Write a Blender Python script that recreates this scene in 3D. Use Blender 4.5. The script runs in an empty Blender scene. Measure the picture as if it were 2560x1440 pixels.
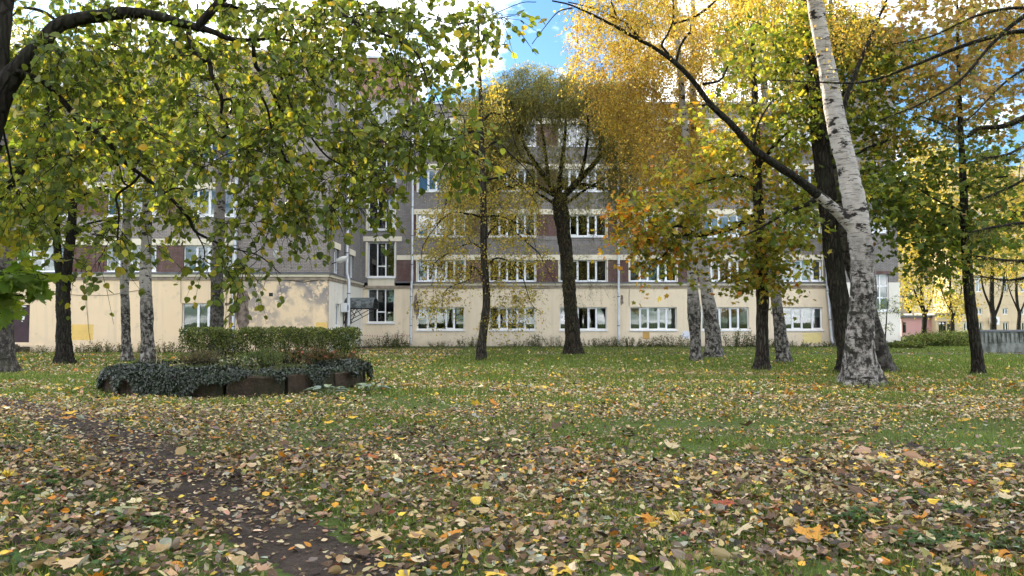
import bpy, math, random
import numpy as np
from mathutils import Vector, Matrix

# ------------------------------------------------------------------ camera / world / sun / exposure
SC = bpy.context.scene
COL = SC.collection
F = 1900.0                     # focal length in pixels of the 2560 px wide photograph
TH = math.atan(85.0 / F)       # upward pitch: horizon at row 805
ZC = 1.35                      # camera height over the near lawn
CT, ST = math.cos(TH), math.sin(TH)

cam = bpy.data.cameras.new('camera')
cam.sensor_width = 36.0
cam.lens = 36.0 * F / 2560.0
cam.clip_start = 0.05
cam.clip_end = 3000.0
cam_o = bpy.data.objects.new('camera', cam)
COL.objects.link(cam_o)
cam_o.location = (0, 0, ZC)
cam_o.rotation_euler = (math.pi / 2 + TH, 0, 0)
SC.camera = cam_o

SUN_EL, SUN_AZ = math.radians(19.0), math.radians(-32.0)   # azimuth measured from +Y towards +X
sun_dir = Vector((math.sin(SUN_AZ) * math.cos(SUN_EL), math.cos(SUN_AZ) * math.cos(SUN_EL), math.sin(SUN_EL)))
sl = bpy.data.lights.new('sun', 'SUN')
sl.energy = 4.0
sl.angle = math.radians(0.55)
sl.color = (1.0, 0.86, 0.66)
so = bpy.data.objects.new('sun', sl)
COL.objects.link(so)
so.rotation_euler = sun_dir.to_track_quat('Z', 'Y').to_euler()
so.location = sun_dir * 100

W = bpy.data.worlds.new('World')
SC.world = W
W.use_nodes = True
wn, wl = W.node_tree.nodes, W.node_tree.links
wn.clear()
w_out = wn.new('ShaderNodeOutputWorld')
w_bg = wn.new('ShaderNodeBackground')
w_bg.inputs['Strength'].default_value = 0.1
sky = wn.new('ShaderNodeTexSky')
sky.sky_type = 'NISHITA'
sky.sun_disc = False
sky.sun_elevation = SUN_EL
sky.sun_rotation = SUN_AZ
sky.air_density = 1.0
sky.dust_density = 0.25
sky.ozone_density = 1.6
# broken cloud over the whole dome
tc = wn.new('ShaderNodeTexCoord')
sep = wn.new('ShaderNodeSeparateXYZ')
wl.new(tc.outputs['Generated'], sep.inputs[0])
def wmath(op, a, b=None):
    n = wn.new('ShaderNodeMath'); n.operation = op
    for i, v in enumerate((a, b)):
        if v is None: continue
        if isinstance(v, (int, float)): n.inputs[i].default_value = v
        else: wl.new(v, n.inputs[i])
    return n.outputs[0]
den = wmath('ADD', wmath('ABSOLUTE', sep.outputs[2]), 0.22)
comb = wn.new('ShaderNodeCombineXYZ')
wl.new(wmath('ADD', wmath('DIVIDE', sep.outputs[0], den), 0.16), comb.inputs[0])
wl.new(wmath('DIVIDE', sep.outputs[1], den), comb.inputs[1])
comb.inputs[2].default_value = 12.3
cn = wn.new('ShaderNodeTexNoise')
cn.inputs['Scale'].default_value = 2.1
cn.inputs['Detail'].default_value = 7.0
cn.inputs['Roughness'].default_value = 0.58
wl.new(comb.outputs[0], cn.inputs['Vector'])
cr = wn.new('ShaderNodeValToRGB')
cr.color_ramp.elements[0].position = 0.455
cr.color_ramp.elements[1].position = 0.63
wl.new(cn.outputs['Fac'], cr.inputs[0])
skm = wn.new('ShaderNodeMix'); skm.data_type = 'RGBA'; skm.blend_type = 'MULTIPLY'
skm.inputs[0].default_value = 1.0
skm.inputs[7].default_value = (0.33, 0.47, 0.58, 1)
wl.new(sky.outputs[0], skm.inputs[6])
mixc = wn.new('ShaderNodeMix'); mixc.data_type = 'RGBA'
wl.new(cr.outputs[0], mixc.inputs[0])
wl.new(skm.outputs[2], mixc.inputs[6])
mixc.inputs[7].default_value = (15.5, 15.3, 15.0, 1)
wl.new(mixc.outputs[2], w_bg.inputs[0])
wl.new(w_bg.outputs[0], w_out.inputs[0])

SC.view_settings.view_transform = 'Standard'
SC.view_settings.look = 'None'
SC.view_settings.gamma = 1.0
SC.view_settings.exposure = 2.12
SC.view_settings.use_curve_mapping = False
SC.render.engine = 'CYCLES'
SC.cycles.use_denoising = True
SC.cycles.max_bounces = 6
SC.cycles.diffuse_bounces = 3
SC.cycles.glossy_bounces = 3
SC.cycles.transmission_bounces = 4
SC.cycles.transparent_max_bounces = 8
SC.cycles.caustics_reflective = False
SC.cycles.caustics_refractive = False

# ------------------------------------------------------------------ coordinates
def at(px, py, Y):
    u = (px - 1280.0) / F; v = (720.0 - py) / F
    t = Y / (CT - v * ST)
    return np.array((u * t, Y, ZC + (ST + v * CT) * t))
def gz(Y, X=0.0):
    t = np.clip((np.asarray(Y, float) - 8.0) / 34.0, 0, 1)
    s = t * t * (3 - 2 * t)
    X = np.asarray(X, float)
    und = 0.025 * np.sin(X * 0.9 + 0.6) * np.sin(np.asarray(Y) * 0.7) + 0.015 * np.sin(X * 2.3 + Y * 1.7)
    und = und * np.clip(1 - t, 0.15, 1)
    return -0.35 * s + und
def gY(px, py):
    lo, hi = 2.0, 300.0
    for _ in range(50):
        m = 0.5 * (lo + hi)
        p = at(px, py, m)
        if p[2] > gz(m, p[0]): lo = m
        else: hi = m
    return lo
def pxof(P):
    P = np.asarray(P, float)
    x, y, z = P[..., 0], P[..., 1], P[..., 2] - ZC
    d = y * CT + z * ST; up = -y * ST + z * CT
    d = np.where(np.abs(d) < 1e-6, 1e-6, d)
    return 1280 + F * x / d, 720 - F * up / d, d

# ------------------------------------------------------------------ geometry accumulator
class Geo:
    def __init__(s):
        s.V, s.L, s.N, s.C, s.n = [], [], [], [], 0
    def add(s, V, faces, C=None):
        """faces: list of (m,k) int arrays"""
        V = np.asarray(V, np.float32).reshape(-1, 3)
        s.V.append(V)
        for f in faces:
            f = np.asarray(f, np.int32)
            if f.size == 0: continue
            s.L.append((f + s.n).ravel())
            s.N.append(np.full(len(f), f.shape[1], np.int32))
        if C is None: C = np.ones((len(V), 4), np.float32)
        s.C.append(np.asarray(C, np.float32))
        s.n += len(V)
    def box(s, x0, x1, y0, y1, z0, z1):
        V = [(x0, y0, z0), (x1, y0, z0), (x1, y1, z0), (x0, y1, z0), (x0, y0, z1), (x1, y0, z1), (x1, y1, z1), (x0, y1, z1)]
        s.add(V, [np.array([(0, 3, 2, 1), (4, 5, 6, 7), (0, 1, 5, 4), (1, 2, 6, 5), (2, 3, 7, 6), (3, 0, 4, 7)])])
    def tubes(s, P, R, sides=4, C=None, cap=True):
        """P (n,m,3), R (n,m)"""
        P = np.asarray(P, float); R = np.asarray(R, float)
        if P.ndim == 2: P = P[None]; R = R[None]
        n, m, _ = P.shape
        if n == 0: return
        T = np.gradient(P, axis=1)
        T /= np.linalg.norm(T, axis=2, keepdims=True) + 1e-9
        mt = T.mean(axis=1)
        ref = np.where(np.abs(mt[:, 2:3]) < 0.8, np.array([[0, 0, 1.0]]), np.array([[1.0, 0, 0]]))
        A = np.cross(T, ref[:, None, :]); A /= np.linalg.norm(A, axis=2, keepdims=True) + 1e-9
        B = np.cross(T, A)
        ang = np.arange(sides) / sides * 2 * math.pi
        ca, sa = np.cos(ang), np.sin(ang)
        V = P[:, :, None, :] + R[:, :, None, None] * (A[:, :, None, :] * ca[None, None, :, None] + B[:, :, None, :] * sa[None, None, :, None])
        idx = np.arange(n * m * sides).reshape(n, m, sides)
        a = idx[:, :-1, :]; b = np.roll(idx, -1, axis=2)[:, :-1, :]; c = np.roll(idx, -1, axis=2)[:, 1:, :]; d = idx[:, 1:, :]
        q = np.stack([a, b, c, d], axis=-1).reshape(-1, 4)
        CC = None
        if C is not None: CC = np.repeat(np.asarray(C, np.float32).reshape(n, 1, 4), m * sides, axis=1).reshape(-1, 4)
        s.add(V.reshape(-1, 3), [q], CC)
    def leaves(s, tpl, P, R, S, C, curl=None, sx=None):
        tv, tf = TPL[tpl]
        n = len(P)
        if n == 0: return
        k = len(tv)
        L = np.repeat(tv[None], n, axis=0).copy()
        if sx is not None: L[:, :, 0] *= sx[:, None]
        if curl is not None:
            L[:, :, 2] += curl[:, None] * (tv[None, :, 0] ** 2 * 0.8 + (tv[None, :, 1] - 0.5) ** 2)
        V = P[:, None, :] + S[:, None, None] * np.einsum('nij,nkj->nki', R, L)
        off = np.arange(n, dtype=np.int64)[:, None] * k
        s.add(V.reshape(-1, 3), [off + np.array(f)[None, :] for f in tf], np.repeat(np.asarray(C, np.float32), k, axis=0))
    def build(s, name, mat, parent=None, smooth=False, kind=None, origin=None):
        me = bpy.data.meshes.new(name)
        V = np.concatenate(s.V) if s.V else np.zeros((0, 3), np.float32)
        if origin is not None: V = V - np.asarray(origin, np.float32)[None]
        L = np.concatenate(s.L).astype(np.int32); N = np.concatenate(s.N)
        C = np.concatenate(s.C)
        me.vertices.add(len(V)); me.vertices.foreach_set('co', V.astype(np.float32).ravel())
        me.loops.add(len(L)); me.loops.foreach_set('vertex_index', L)
        me.polygons.add(len(N))
        st = np.zeros(len(N), np.int32); st[1:] = np.cumsum(N)[:-1]
        me.polygons.foreach_set('loop_start', st)
        me.polygons.foreach_set('loop_total', N)
        me.polygons.foreach_set('use_smooth', np.full(len(N), bool(smooth)))
        ca = me.color_attributes.new('Col', 'FLOAT_COLOR', 'POINT')
        ca.data.foreach_set('color', C.ravel())
        me.update(calc_edges=True)
        me.materials.append(mat)
        o = bpy.data.objects.new(name, me)
        COL.objects.link(o)
        if parent is not None: o.parent = parent
        if kind: o['kind'] = kind
        return o

def tag(o, label, cat, group=None, kind=None):
    o['label'] = label; o['category'] = cat
    if group: o['group'] = group
    if kind: o['kind'] = kind
    return o
def empty(name, loc, label=None, cat=None, group=None):
    o = bpy.data.objects.new(name, None)
    o.empty_display_size = 0.2
    COL.objects.link(o); o.location = loc
    if label: tag(o, label, cat, group)
    return o
def cp(o, parent=None, loc=None):
    c = o.copy(); COL.objects.link(c)
    if parent is not None: c.parent = parent
    if loc is not None: c.location = loc
    return c

# leaf templates: y is the direction of the tip, x the width, z the normal; unit length
def _half(pts):   # right outline points from base to tip -> folded two-sided leaf
    fold = 0.18
    v = [(0, 0, 0)] + [(x, y, abs(x) * fold) for x, y in pts] + [(0, 1, 0)] + [(-x, y, abs(x) * fold) for x, y in pts]
    n = len(pts)
    right = tuple([0] + list(range(1, n + 1)) + [n + 1])
    left = tuple([0, n + 1] + list(range(n + 1 + n, n + 1, -1)))
    return np.array(v, float), [right, left]
def _maple():
    o = [(0.0, 0.0), (0.12, 0.06), (0.42, -0.02), (0.36, 0.16), (0.62, 0.30), (0.50, 0.42), (0.66, 0.62), (0.40, 0.58), (0.24, 0.62), (0.26, 0.80), (0.12, 0.82), (0.0, 1.05)]
    o2 = o + [(-x, y) for x, y in o[-2:0:-1]]
    v = [(0, 0.30, -0.05)] + [(x, y, 0.10 * abs(x)) for x, y in o2]
    m = len(o2)
    return np.array(v, float), [(0, 1 + i, 1 + (i + 1) % m) for i in range(m)]
def _maple_s():
    o = [(0.0, 0.0), (0.45, 0.0), (0.40, 0.22), (0.64, 0.55), (0.26, 0.60), (0.0, 1.05)]
    o2 = o + [(-x, y) for x, y in o[-2:0:-1]]
    v = [(0, 0.30, -0.05)] + [(x, y, 0.10 * abs(x)) for x, y in o2]
    m = len(o2)
    return np.array(v, float), [(0, 1 + i, 1 + (i + 1) % m) for i in range(m)]
TPL = {
    'linden': _half([(0.26, 0.05), (0.40, 0.30), (0.36, 0.58), (0.16, 0.84)]),
    'oval': _half([(0.30, 0.18), (0.34, 0.55)]),
    'diamond': (np.array([(0, 0, 0), (0.36, 0.42, 0.05), (0, 1, 0), (-0.36, 0.42, 0.05)], float), [(0, 1, 2, 3)]),
    'narrow': (np.array([(0, 0, 0), (0.11, 0.45, 0.02), (0, 1, 0), (-0.11, 0.45, 0.02)], float), [(0, 1, 2, 3)]),
    'maple': _maple(), 'maple_s': _maple_s(),
    'blade': (np.array([(-0.035, 0, 0), (0.035, 0, 0), (0.022, 0.55, 0.06), (0.0, 1, 0.22), (-0.022, 0.55, 0.06)], float), [(0, 1, 2, 4), (4, 2, 3)]),
}
def frames(tip, nrm):
    y = tip / (np.linalg.norm(tip, axis=1, keepdims=True) + 1e-9)
    x = np.cross(y, nrm); x /= np.linalg.norm(x, axis=1, keepdims=True) + 1e-9
    z = np.cross(x, y)
    return np.stack([x, y, z], axis=2)
def pnoise(P, f, seed=0):
    r = np.random.default_rng(seed)
    out = np.zeros(len(P))
    for k in range(5):
        d = r.normal(size=3) * f * (1 + 0.5 * k); ph = r.uniform(0, 6.28)
        out += np.sin(P @ d + ph) / (1 + 0.4 * k)
    return out / 2.6
def pal(rng, n, cols, w=None, jit=0.15):
    cols = np.array(cols, float); w = None if w is None else np.array(w, float) / np.sum(w)
    i = rng.choice(len(cols), n, p=w)
    c = cols[i] * np.exp(rng.normal(0, jit, (n, 1))) * np.exp(rng.normal(0, 0.05, (n, 3)))
    return np.concatenate([np.clip(c, 0, 0.95), np.ones((n, 1))], axis=1)

# ------------------------------------------------------------------ materials
def mat(name):
    m = bpy.data.materials.new(name); m.use_nodes = True
    nt = m.node_tree; nt.nodes.clear()
    out = nt.nodes.new('ShaderNodeOutputMaterial')
    return m, nt, out
def N(nt, t, **kw):
    n = nt.nodes.new(t)
    for k, v in kw.items():
        if k in n.inputs: n.inputs[k].default_value = v
        else: setattr(n, k, v)
    return n
def noise(nt, vec, scale, detail=4, rough=0.55, lo=0.35, hi=0.65):
    n = N(nt, 'ShaderNodeTexNoise'); n.inputs['Scale'].default_value = scale; n.inputs['Detail'].default_value = detail; n.inputs['Roughness'].default_value = rough
    nt.links.new(vec, n.inputs['Vector'])
    r = N(nt, 'ShaderNodeMapRange'); r.inputs[1].default_value = lo; r.inputs[2].default_value = hi
    nt.links.new(n.outputs['Fac'], r.inputs[0])
    return r.outputs[0]
def mixrgb(nt, fac, a, b, blend='MIX'):
    m = N(nt, 'ShaderNodeMix', data_type='RGBA', blend_type=blend)
    for i, v in ((0, fac), (6, a), (7, b)):
        if isinstance(v, (int, float)): m.inputs[i].default_value = v
        elif isinstance(v, tuple): m.inputs[i].default_value = (*v[:3], 1)
        else: nt.links.new(v, m.inputs[i])
    return m.outputs[2]
def mth(nt, op, a, b=None, clamp=False):
    n = N(nt, 'ShaderNodeMath', operation=op); n.use_clamp = clamp
    for i, v in enumerate((a, b)):
        if v is None: continue
        if isinstance(v, (int, float)): n.inputs[i].default_value = v
        else: nt.links.new(v, n.inputs[i])
    return n.outputs[0]
def objco(nt, sc=(1, 1, 1)):
    t = N(nt, 'ShaderNodeTexCoord'); m = N(nt, 'ShaderNodeMapping'); m.inputs['Scale'].default_value = sc
    nt.links.new(t.outputs['Object'], m.inputs[0]); return m.outputs[0]
def finish(nt, out, col, rough=0.8, spec=0.2, bump=None, bstr=0.3, bdist=0.02, metal=0.0):
    p = N(nt, 'ShaderNodeBsdfPrincipled')
    if isinstance(col, tuple): p.inputs['Base Color'].default_value = (*col[:3], 1)
    else: nt.links.new(col, p.inputs['Base Color'])
    if isinstance(rough, (int, float)): p.inputs['Roughness'].default_value = rough
    else: nt.links.new(rough, p.inputs['Roughness'])
    p.inputs['Specular IOR Level'].default_value = spec; p.inputs['Metallic'].default_value = metal
    if bump is not None:
        b = N(nt, 'ShaderNodeBump'); b.inputs['Strength'].default_value = bstr; b.inputs['Distance'].default_value = bdist
        nt.links.new(bump, b.inputs['Height']); nt.links.new(b.outputs[0], p.inputs['Normal'])
    nt.links.new(p.outputs[0], out.inputs[0])
    return p
def leaf_mat(name, trans=0.4, rough=0.5, spec=0.3, tsat=(1.15, 1.1, 0.55)):
    m, nt, out = mat(name)
    a = N(nt, 'ShaderNodeAttribute', attribute_name='Col')
    p = N(nt, 'ShaderNodeBsdfPrincipled'); p.inputs['Roughness'].default_value = rough; p.inputs['Specular IOR Level'].default_value = spec
    nt.links.new(a.outputs['Color'], p.inputs['Base Color'])
    t = N(nt, 'ShaderNodeBsdfTranslucent')
    tcx = mixrgb(nt, 1.0, a.outputs['Color'], tsat, 'MULTIPLY')
    nt.links.new(tcx, t.inputs[0])
    mx = N(nt, 'ShaderNodeMixShader'); mx.inputs[0].default_value = trans
    nt.links.new(p.outputs[0], mx.inputs[1]); nt.links.new(t.outputs[0], mx.inputs[2]); nt.links.new(mx.outputs[0], out.inputs[0])
    return m
M = {}
M['leaf'] = leaf_mat('living leaf', 0.55, 0.5, 0.3, (1.22, 1.18, 0.6))
M['dry'] = leaf_mat('fallen leaf', 0.15, 0.6, 0.25, (1, 0.9, 0.7))
M['grass'] = leaf_mat('grass blade', 0.35, 0.55, 0.25, (1, 1.05, 0.6))
M['ivy'] = leaf_mat('glossy ivy leaf', 0.12, 0.30, 0.5, (1, 1, 0.7))

def flat(name, col, rough=0.6, spec=0.3, var=0.12, sc=3.0, metal=0.0):
    m, nt, out = mat(name)
    f = noise(nt, objco(nt), sc, 6)
    c = mixrgb(nt, f, tuple(x * (1 - var) for x in col), tuple(min(1, x * (1 + var)) for x in col))
    f2 = noise(nt, objco(nt), sc * 14, 3)
    finish(nt, out, c, rough, spec, f2, 0.15, 0.01, metal)
    return m
M['pvc'] = flat('white window frame', (0.78, 0.80, 0.84), 0.4, 0.4, 0.05)
M['zinc'] = flat('zinc sheet', (0.46, 0.49, 0.53), 0.45, 0.5, 0.15, 2.0, 0.25)
M['ledge'] = flat('dark zinc ledge', (0.13, 0.13, 0.15), 0.5, 0.4, 0.2, 2.0)
M['brownmould'] = flat('weathered moulding', (0.30, 0.25, 0.20), 0.85, 0.1, 0.3, 3.0)
M['door'] = flat('dark maroon steel', (0.045, 0.025, 0.032), 0.5, 0.3, 0.15)
M['iron'] = flat('black iron', (0.02, 0.02, 0.022), 0.6, 0.3, 0.2)
M['paper'] = flat('white paper', (0.75, 0.75, 0.74), 0.8, 0.1, 0.04)
M['lampshell'] = flat('grey lamp shell', (0.62, 0.63, 0.63), 0.45, 0.4, 0.08)
M['cable'] = flat('grey brown cable', (0.14, 0.11, 0.09), 0.7, 0.2, 0.1)
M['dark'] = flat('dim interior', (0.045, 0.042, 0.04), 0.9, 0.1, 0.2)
M['blind'] = flat('pale fabric blind', (0.34, 0.36, 0.36), 0.9, 0.1, 0.06)
M['blindwhite'] = flat('white roller blind', (0.60, 0.63, 0.64), 0.9, 0.1, 0.03)
M['roofing'] = flat('bitumen roofing', (0.06, 0.06, 0.06), 0.9, 0.1, 0.2)

def brick_mat(name, c1, c2, mortar, stain=0.35):
    m, nt, out = mat(name)
    t = N(nt, 'ShaderNodeTexCoord'); s = N(nt, 'ShaderNodeSeparateXYZ'); nt.links.new(t.outputs['Object'], s.inputs[0])
    c = N(nt, 'ShaderNodeCombineXYZ')
    nt.links.new(mth(nt, 'ADD', s.outputs[0], s.outputs[1]), c.inputs[0]); nt.links.new(s.outputs[2], c.inputs[1])
    b = N(nt, 'ShaderNodeTexBrick'); b.offset = 0.5
    b.inputs['Scale'].default_value = 1.0; b.inputs['Brick Width'].default_value = 0.26; b.inputs['Row Height'].default_value = 0.085
    b.inputs['Mortar Size'].default_value = 0.012; b.inputs['Mortar Smooth'].default_value = 0.2; b.inputs['Bias'].default_value = 0.0
    b.inputs['Color1'].default_value = (*c1, 1); b.inputs['Color2'].default_value = (*c2, 1); b.inputs['Mortar'].default_value = (*mortar, 1)
    nt.links.new(c.outputs[0], b.inputs['Vector'])
    f = noise(nt, objco(nt, (1, 1, 0.6)), 0.7, 6, 0.6, 0.3, 0.72)
    f2 = noise(nt, objco(nt, (1, 1, 0.35)), 2.6, 5, 0.6, 0.35, 0.7)
    c3 = mixrgb(nt, mth(nt, 'MULTIPLY', f, stain), b.outputs['Color'], (0.10, 0.09, 0.088), 'MIX')
    c4 = mixrgb(nt, mth(nt, 'MULTIPLY', f2, 0.22), c3, (0.36, 0.33, 0.31), 'MIX')
    g = noise(nt, objco(nt), 26, 2, 0.5, 0.3, 0.7)
    c5 = mixrgb(nt, g, mixrgb(nt, 1.0, c4, (0.82, 0.82, 0.82), 'MULTIPLY'), mixrgb(nt, 1.0, c4, (1.15, 1.13, 1.12), 'MULTIPLY'))
    inv = mth(nt, 'SUBTRACT', 1.0, b.outputs['Fac'])
    finish(nt, out, c5, 0.9, 0.15, inv, 0.7, 0.012)
    return m
M['brick'] = brick_mat('weathered grey brown brick', (0.235, 0.222, 0.22), (0.315, 0.297, 0.293), (0.115, 0.109, 0.108))
M['brickpink'] = brick_mat('pale mauve brick', (0.30, 0.268, 0.255), (0.385, 0.345, 0.33), (0.155, 0.14, 0.134), 0.25)
M['brickred'] = brick_mat('dark red brick', (0.125, 0.060, 0.054), (0.165, 0.080, 0.072), (0.07, 0.042, 0.038), 0.3)
M['brickrose'] = brick_mat('rose red brick', (0.33, 0.17, 0.13), (0.40, 0.22, 0.17), (0.18, 0.12, 0.10), 0.2)

def plaster_mat(name, base, worn=0.0):
    m, nt, out = mat(name)
    co = objco(nt)
    big = noise(nt, co, 0.35, 5, 0.55, 0.3, 0.7)
    c = mixrgb(nt, big, tuple(x * 0.93 for x in base), tuple(min(1, x * 1.05) for x in base))
    streak = noise(nt, objco(nt, (3.0, 3.0, 0.25)), 1.0, 6, 0.6, 0.52, 0.85)
    c = mixrgb(nt, mth(nt, 'MULTIPLY', streak, 0.5), c, (0.45, 0.39, 0.31))
    # damp and dirt near the foot of the wall
    g = N(nt, 'ShaderNodeTexCoord'); s = N(nt, 'ShaderNodeSeparateXYZ'); nt.links.new(g.outputs['Object'], s.inputs[0])
    r = N(nt, 'ShaderNodeMapRange'); r.inputs[1].default_value = 1.0; r.inputs[2].default_value = -0.4
    nt.links.new(s.outputs[2], r.inputs[0])
    foot = mth(nt, 'MULTIPLY', r.outputs[0], noise(nt, co, 1.1, 6, 0.6, 0.22, 0.62))
    c = mixrgb(nt, mth(nt, 'MULTIPLY', foot, 0.75, True), c, (0.36, 0.32, 0.26))
    crack = noise(nt, co, 2.2, 9, 0.68, 0.57, 0.68)
    c = mixrgb(nt, mth(nt, 'MULTIPLY', crack, 0.45), c, (0.40, 0.35, 0.29))
    h = noise(nt, co, 9, 6, 0.6, 0.2, 0.8)
    if worn > 0:
        # flaked plaster on the stretch between the downpipe and the corner
        rx = N(nt, 'ShaderNodeMapRange'); rx.inputs[1].default_value = -15.6; rx.inputs[2].default_value = -14.6
        nt.links.new(s.outputs[0], rx.inputs[0])
        ra = N(nt, 'ShaderNodeMapRange'); ra.inputs[1].default_value = 0.0; ra.inputs[2].default_value = 3.4
        nt.links.new(s.outputs[2], ra.inputs[0])
        k = mth(nt, 'MULTIPLY', rx.outputs[0], ra.outputs[0])
        fl = noise(nt, co, 0.62, 2, 0.5, 0.38, 0.46)
        fl2 = noise(nt, co, 3.1, 9, 0.7, 0.42, 0.50)
        mk = mth(nt, 'MULTIPLY', mth(nt, 'MULTIPLY', fl, fl2), k, True)
        sp = mth(nt, 'MULTIPLY', noise(nt, co, 5.0, 8, 0.7, 0.58, 0.62), mth(nt, 'MULTIPLY', k, noise(nt, co, 0.8, 2, 0.5, 0.42, 0.6)), True)
        mk2 = mth(nt, 'MAXIMUM', mk, mth(nt, 'MULTIPLY', sp, 0.8))
        c = mixrgb(nt, mk2, c, (0.27, 0.245, 0.245))
        h = mth(nt, 'SUBTRACT', h, mk2)
    finish(nt, out, c, 0.9, 0.15, h, 0.25, 0.012)
    return m
M['plaster'] = plaster_mat('cream plaster', (0.77, 0.655, 0.495))
M['plasterworn'] = plaster_mat('flaking cream plaster', (0.78, 0.61, 0.42), 1.0)
M['lintel'] = plaster_mat('pale cream render', (0.74, 0.68, 0.55))
M['plasterlight'] = plaster_mat('whitish plaster', (0.74, 0.71, 0.64))
M['scar'] = flat('bare wall under lost plaster', (0.20, 0.16, 0.135), 0.95, 0.1, 0.5, 4.0)
M['patchyellow'] = flat('yellow paint patch', (0.72, 0.50, 0.17), 0.85, 0.1, 0.06)
M['patchpale'] = flat('pale yellow paint patch', (0.74, 0.63, 0.30), 0.85, 0.1, 0.06)
M['patchochre'] = flat('ochre paint patch', (0.52, 0.33, 0.12), 0.85, 0.1, 0.08)
M['patchblue'] = flat('bluish white paint patch', (0.66, 0.68, 0.76), 0.85, 0.1, 0.04)

def glass_mat():
    m, nt, out = mat('window glass')
    g = N(nt, 'ShaderNodeBsdfGlossy'); g.inputs['Roughness'].default_value = 0.015; g.inputs['Color'].default_value = (0.95, 0.97, 1, 1)
    t = N(nt, 'ShaderNodeBsdfTransparent'); t.inputs['Color'].default_value = (0.62, 0.66, 0.66, 1)
    lw = N(nt, 'ShaderNodeFresnel'); lw.inputs['IOR'].default_value = 1.5
    wob = noise(nt, objco(nt), 0.9, 2, 0.5, 0.0, 1.0)
    b = N(nt, 'ShaderNodeBump'); b.inputs['Strength'].default_value = 0.06; b.inputs['Distance'].default_value = 0.02
    nt.links.new(wob, b.inputs['Height']); nt.links.new(b.outputs[0], g.inputs['Normal'])
    mx = N(nt, 'ShaderNodeMixShader'); nt.links.new(mth(nt, 'ADD', lw.outputs[0], 0.05), mx.inputs[0])
    nt.links.new(t.outputs[0], mx.inputs[1]); nt.links.new(g.outputs[0], mx.inputs[2]); nt.links.new(mx.outputs[0], out.inputs[0])
    return m
M['glass'] = glass_mat()

def bark_dark(name, c1, c2, sc=1.0):
    m, nt, out = mat(name)
    f = noise(nt, objco(nt, (9 * sc, 9 * sc, 1.6 * sc)), 1.0, 8, 0.65, 0.3, 0.7)
    g = noise(nt, objco(nt, (1, 1, 1)), 2.2, 5, 0.6, 0.4, 0.7)
    vo = N(nt, 'ShaderNodeTexVoronoi'); vo.feature = 'DISTANCE_TO_EDGE'; vo.inputs['Scale'].default_value = 1.0
    wv = N(nt, 'ShaderNodeVectorMath', operation='ADD'); nz = N(nt, 'ShaderNodeTexNoise'); nz.inputs['Scale'].default_value = 3.0
    nt.links.new(objco(nt), nz.inputs['Vector']); sc2 = N(nt, 'ShaderNodeVectorMath', operation='SCALE'); sc2.inputs['Scale'].default_value = 1.6
    nt.links.new(nz.outputs['Color'], sc2.inputs[0]); nt.links.new(objco(nt, (15 * sc, 15 * sc, 2.4 * sc)), wv.inputs[0]); nt.links.new(sc2.outputs[0], wv.inputs[1])
    nt.links.new(wv.outputs[0], vo.inputs['Vector'])
    rd = N(nt, 'ShaderNodeMapRange'); rd.inputs[1].default_value = 0.02; rd.inputs[2].default_value = 0.28; nt.links.new(vo.outputs['Distance'], rd.inputs[0])
    f = mth(nt, 'MULTIPLY', mth(nt, 'ADD', mth(nt, 'MULTIPLY', f, 0.7), 0.3), rd.outputs[0])
    c = mixrgb(nt, f, c1, c2)
    c = mixrgb(nt, mth(nt, 'MULTIPLY', g, 0.35), c, (0.05, 0.055, 0.035))
    finish(nt, out, c, 0.92, 0.15, f, 1.0, 0.05)
    return m
M['bark'] = bark_dark('dark maple bark', (0.006, 0.005, 0.0045), (0.060, 0.048, 0.040))
M['barkgrey'] = bark_dark('grey brown bark', (0.012, 0.010, 0.009), (0.115, 0.096, 0.080))
M['barkwillow'] = bark_dark('ridged willow bark', (0.008, 0.0065, 0.005), (0.105, 0.082, 0.060))
M['twig'] = bark_dark('dark twig bark', (0.008, 0.007, 0.006), (0.038, 0.030, 0.025))
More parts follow.
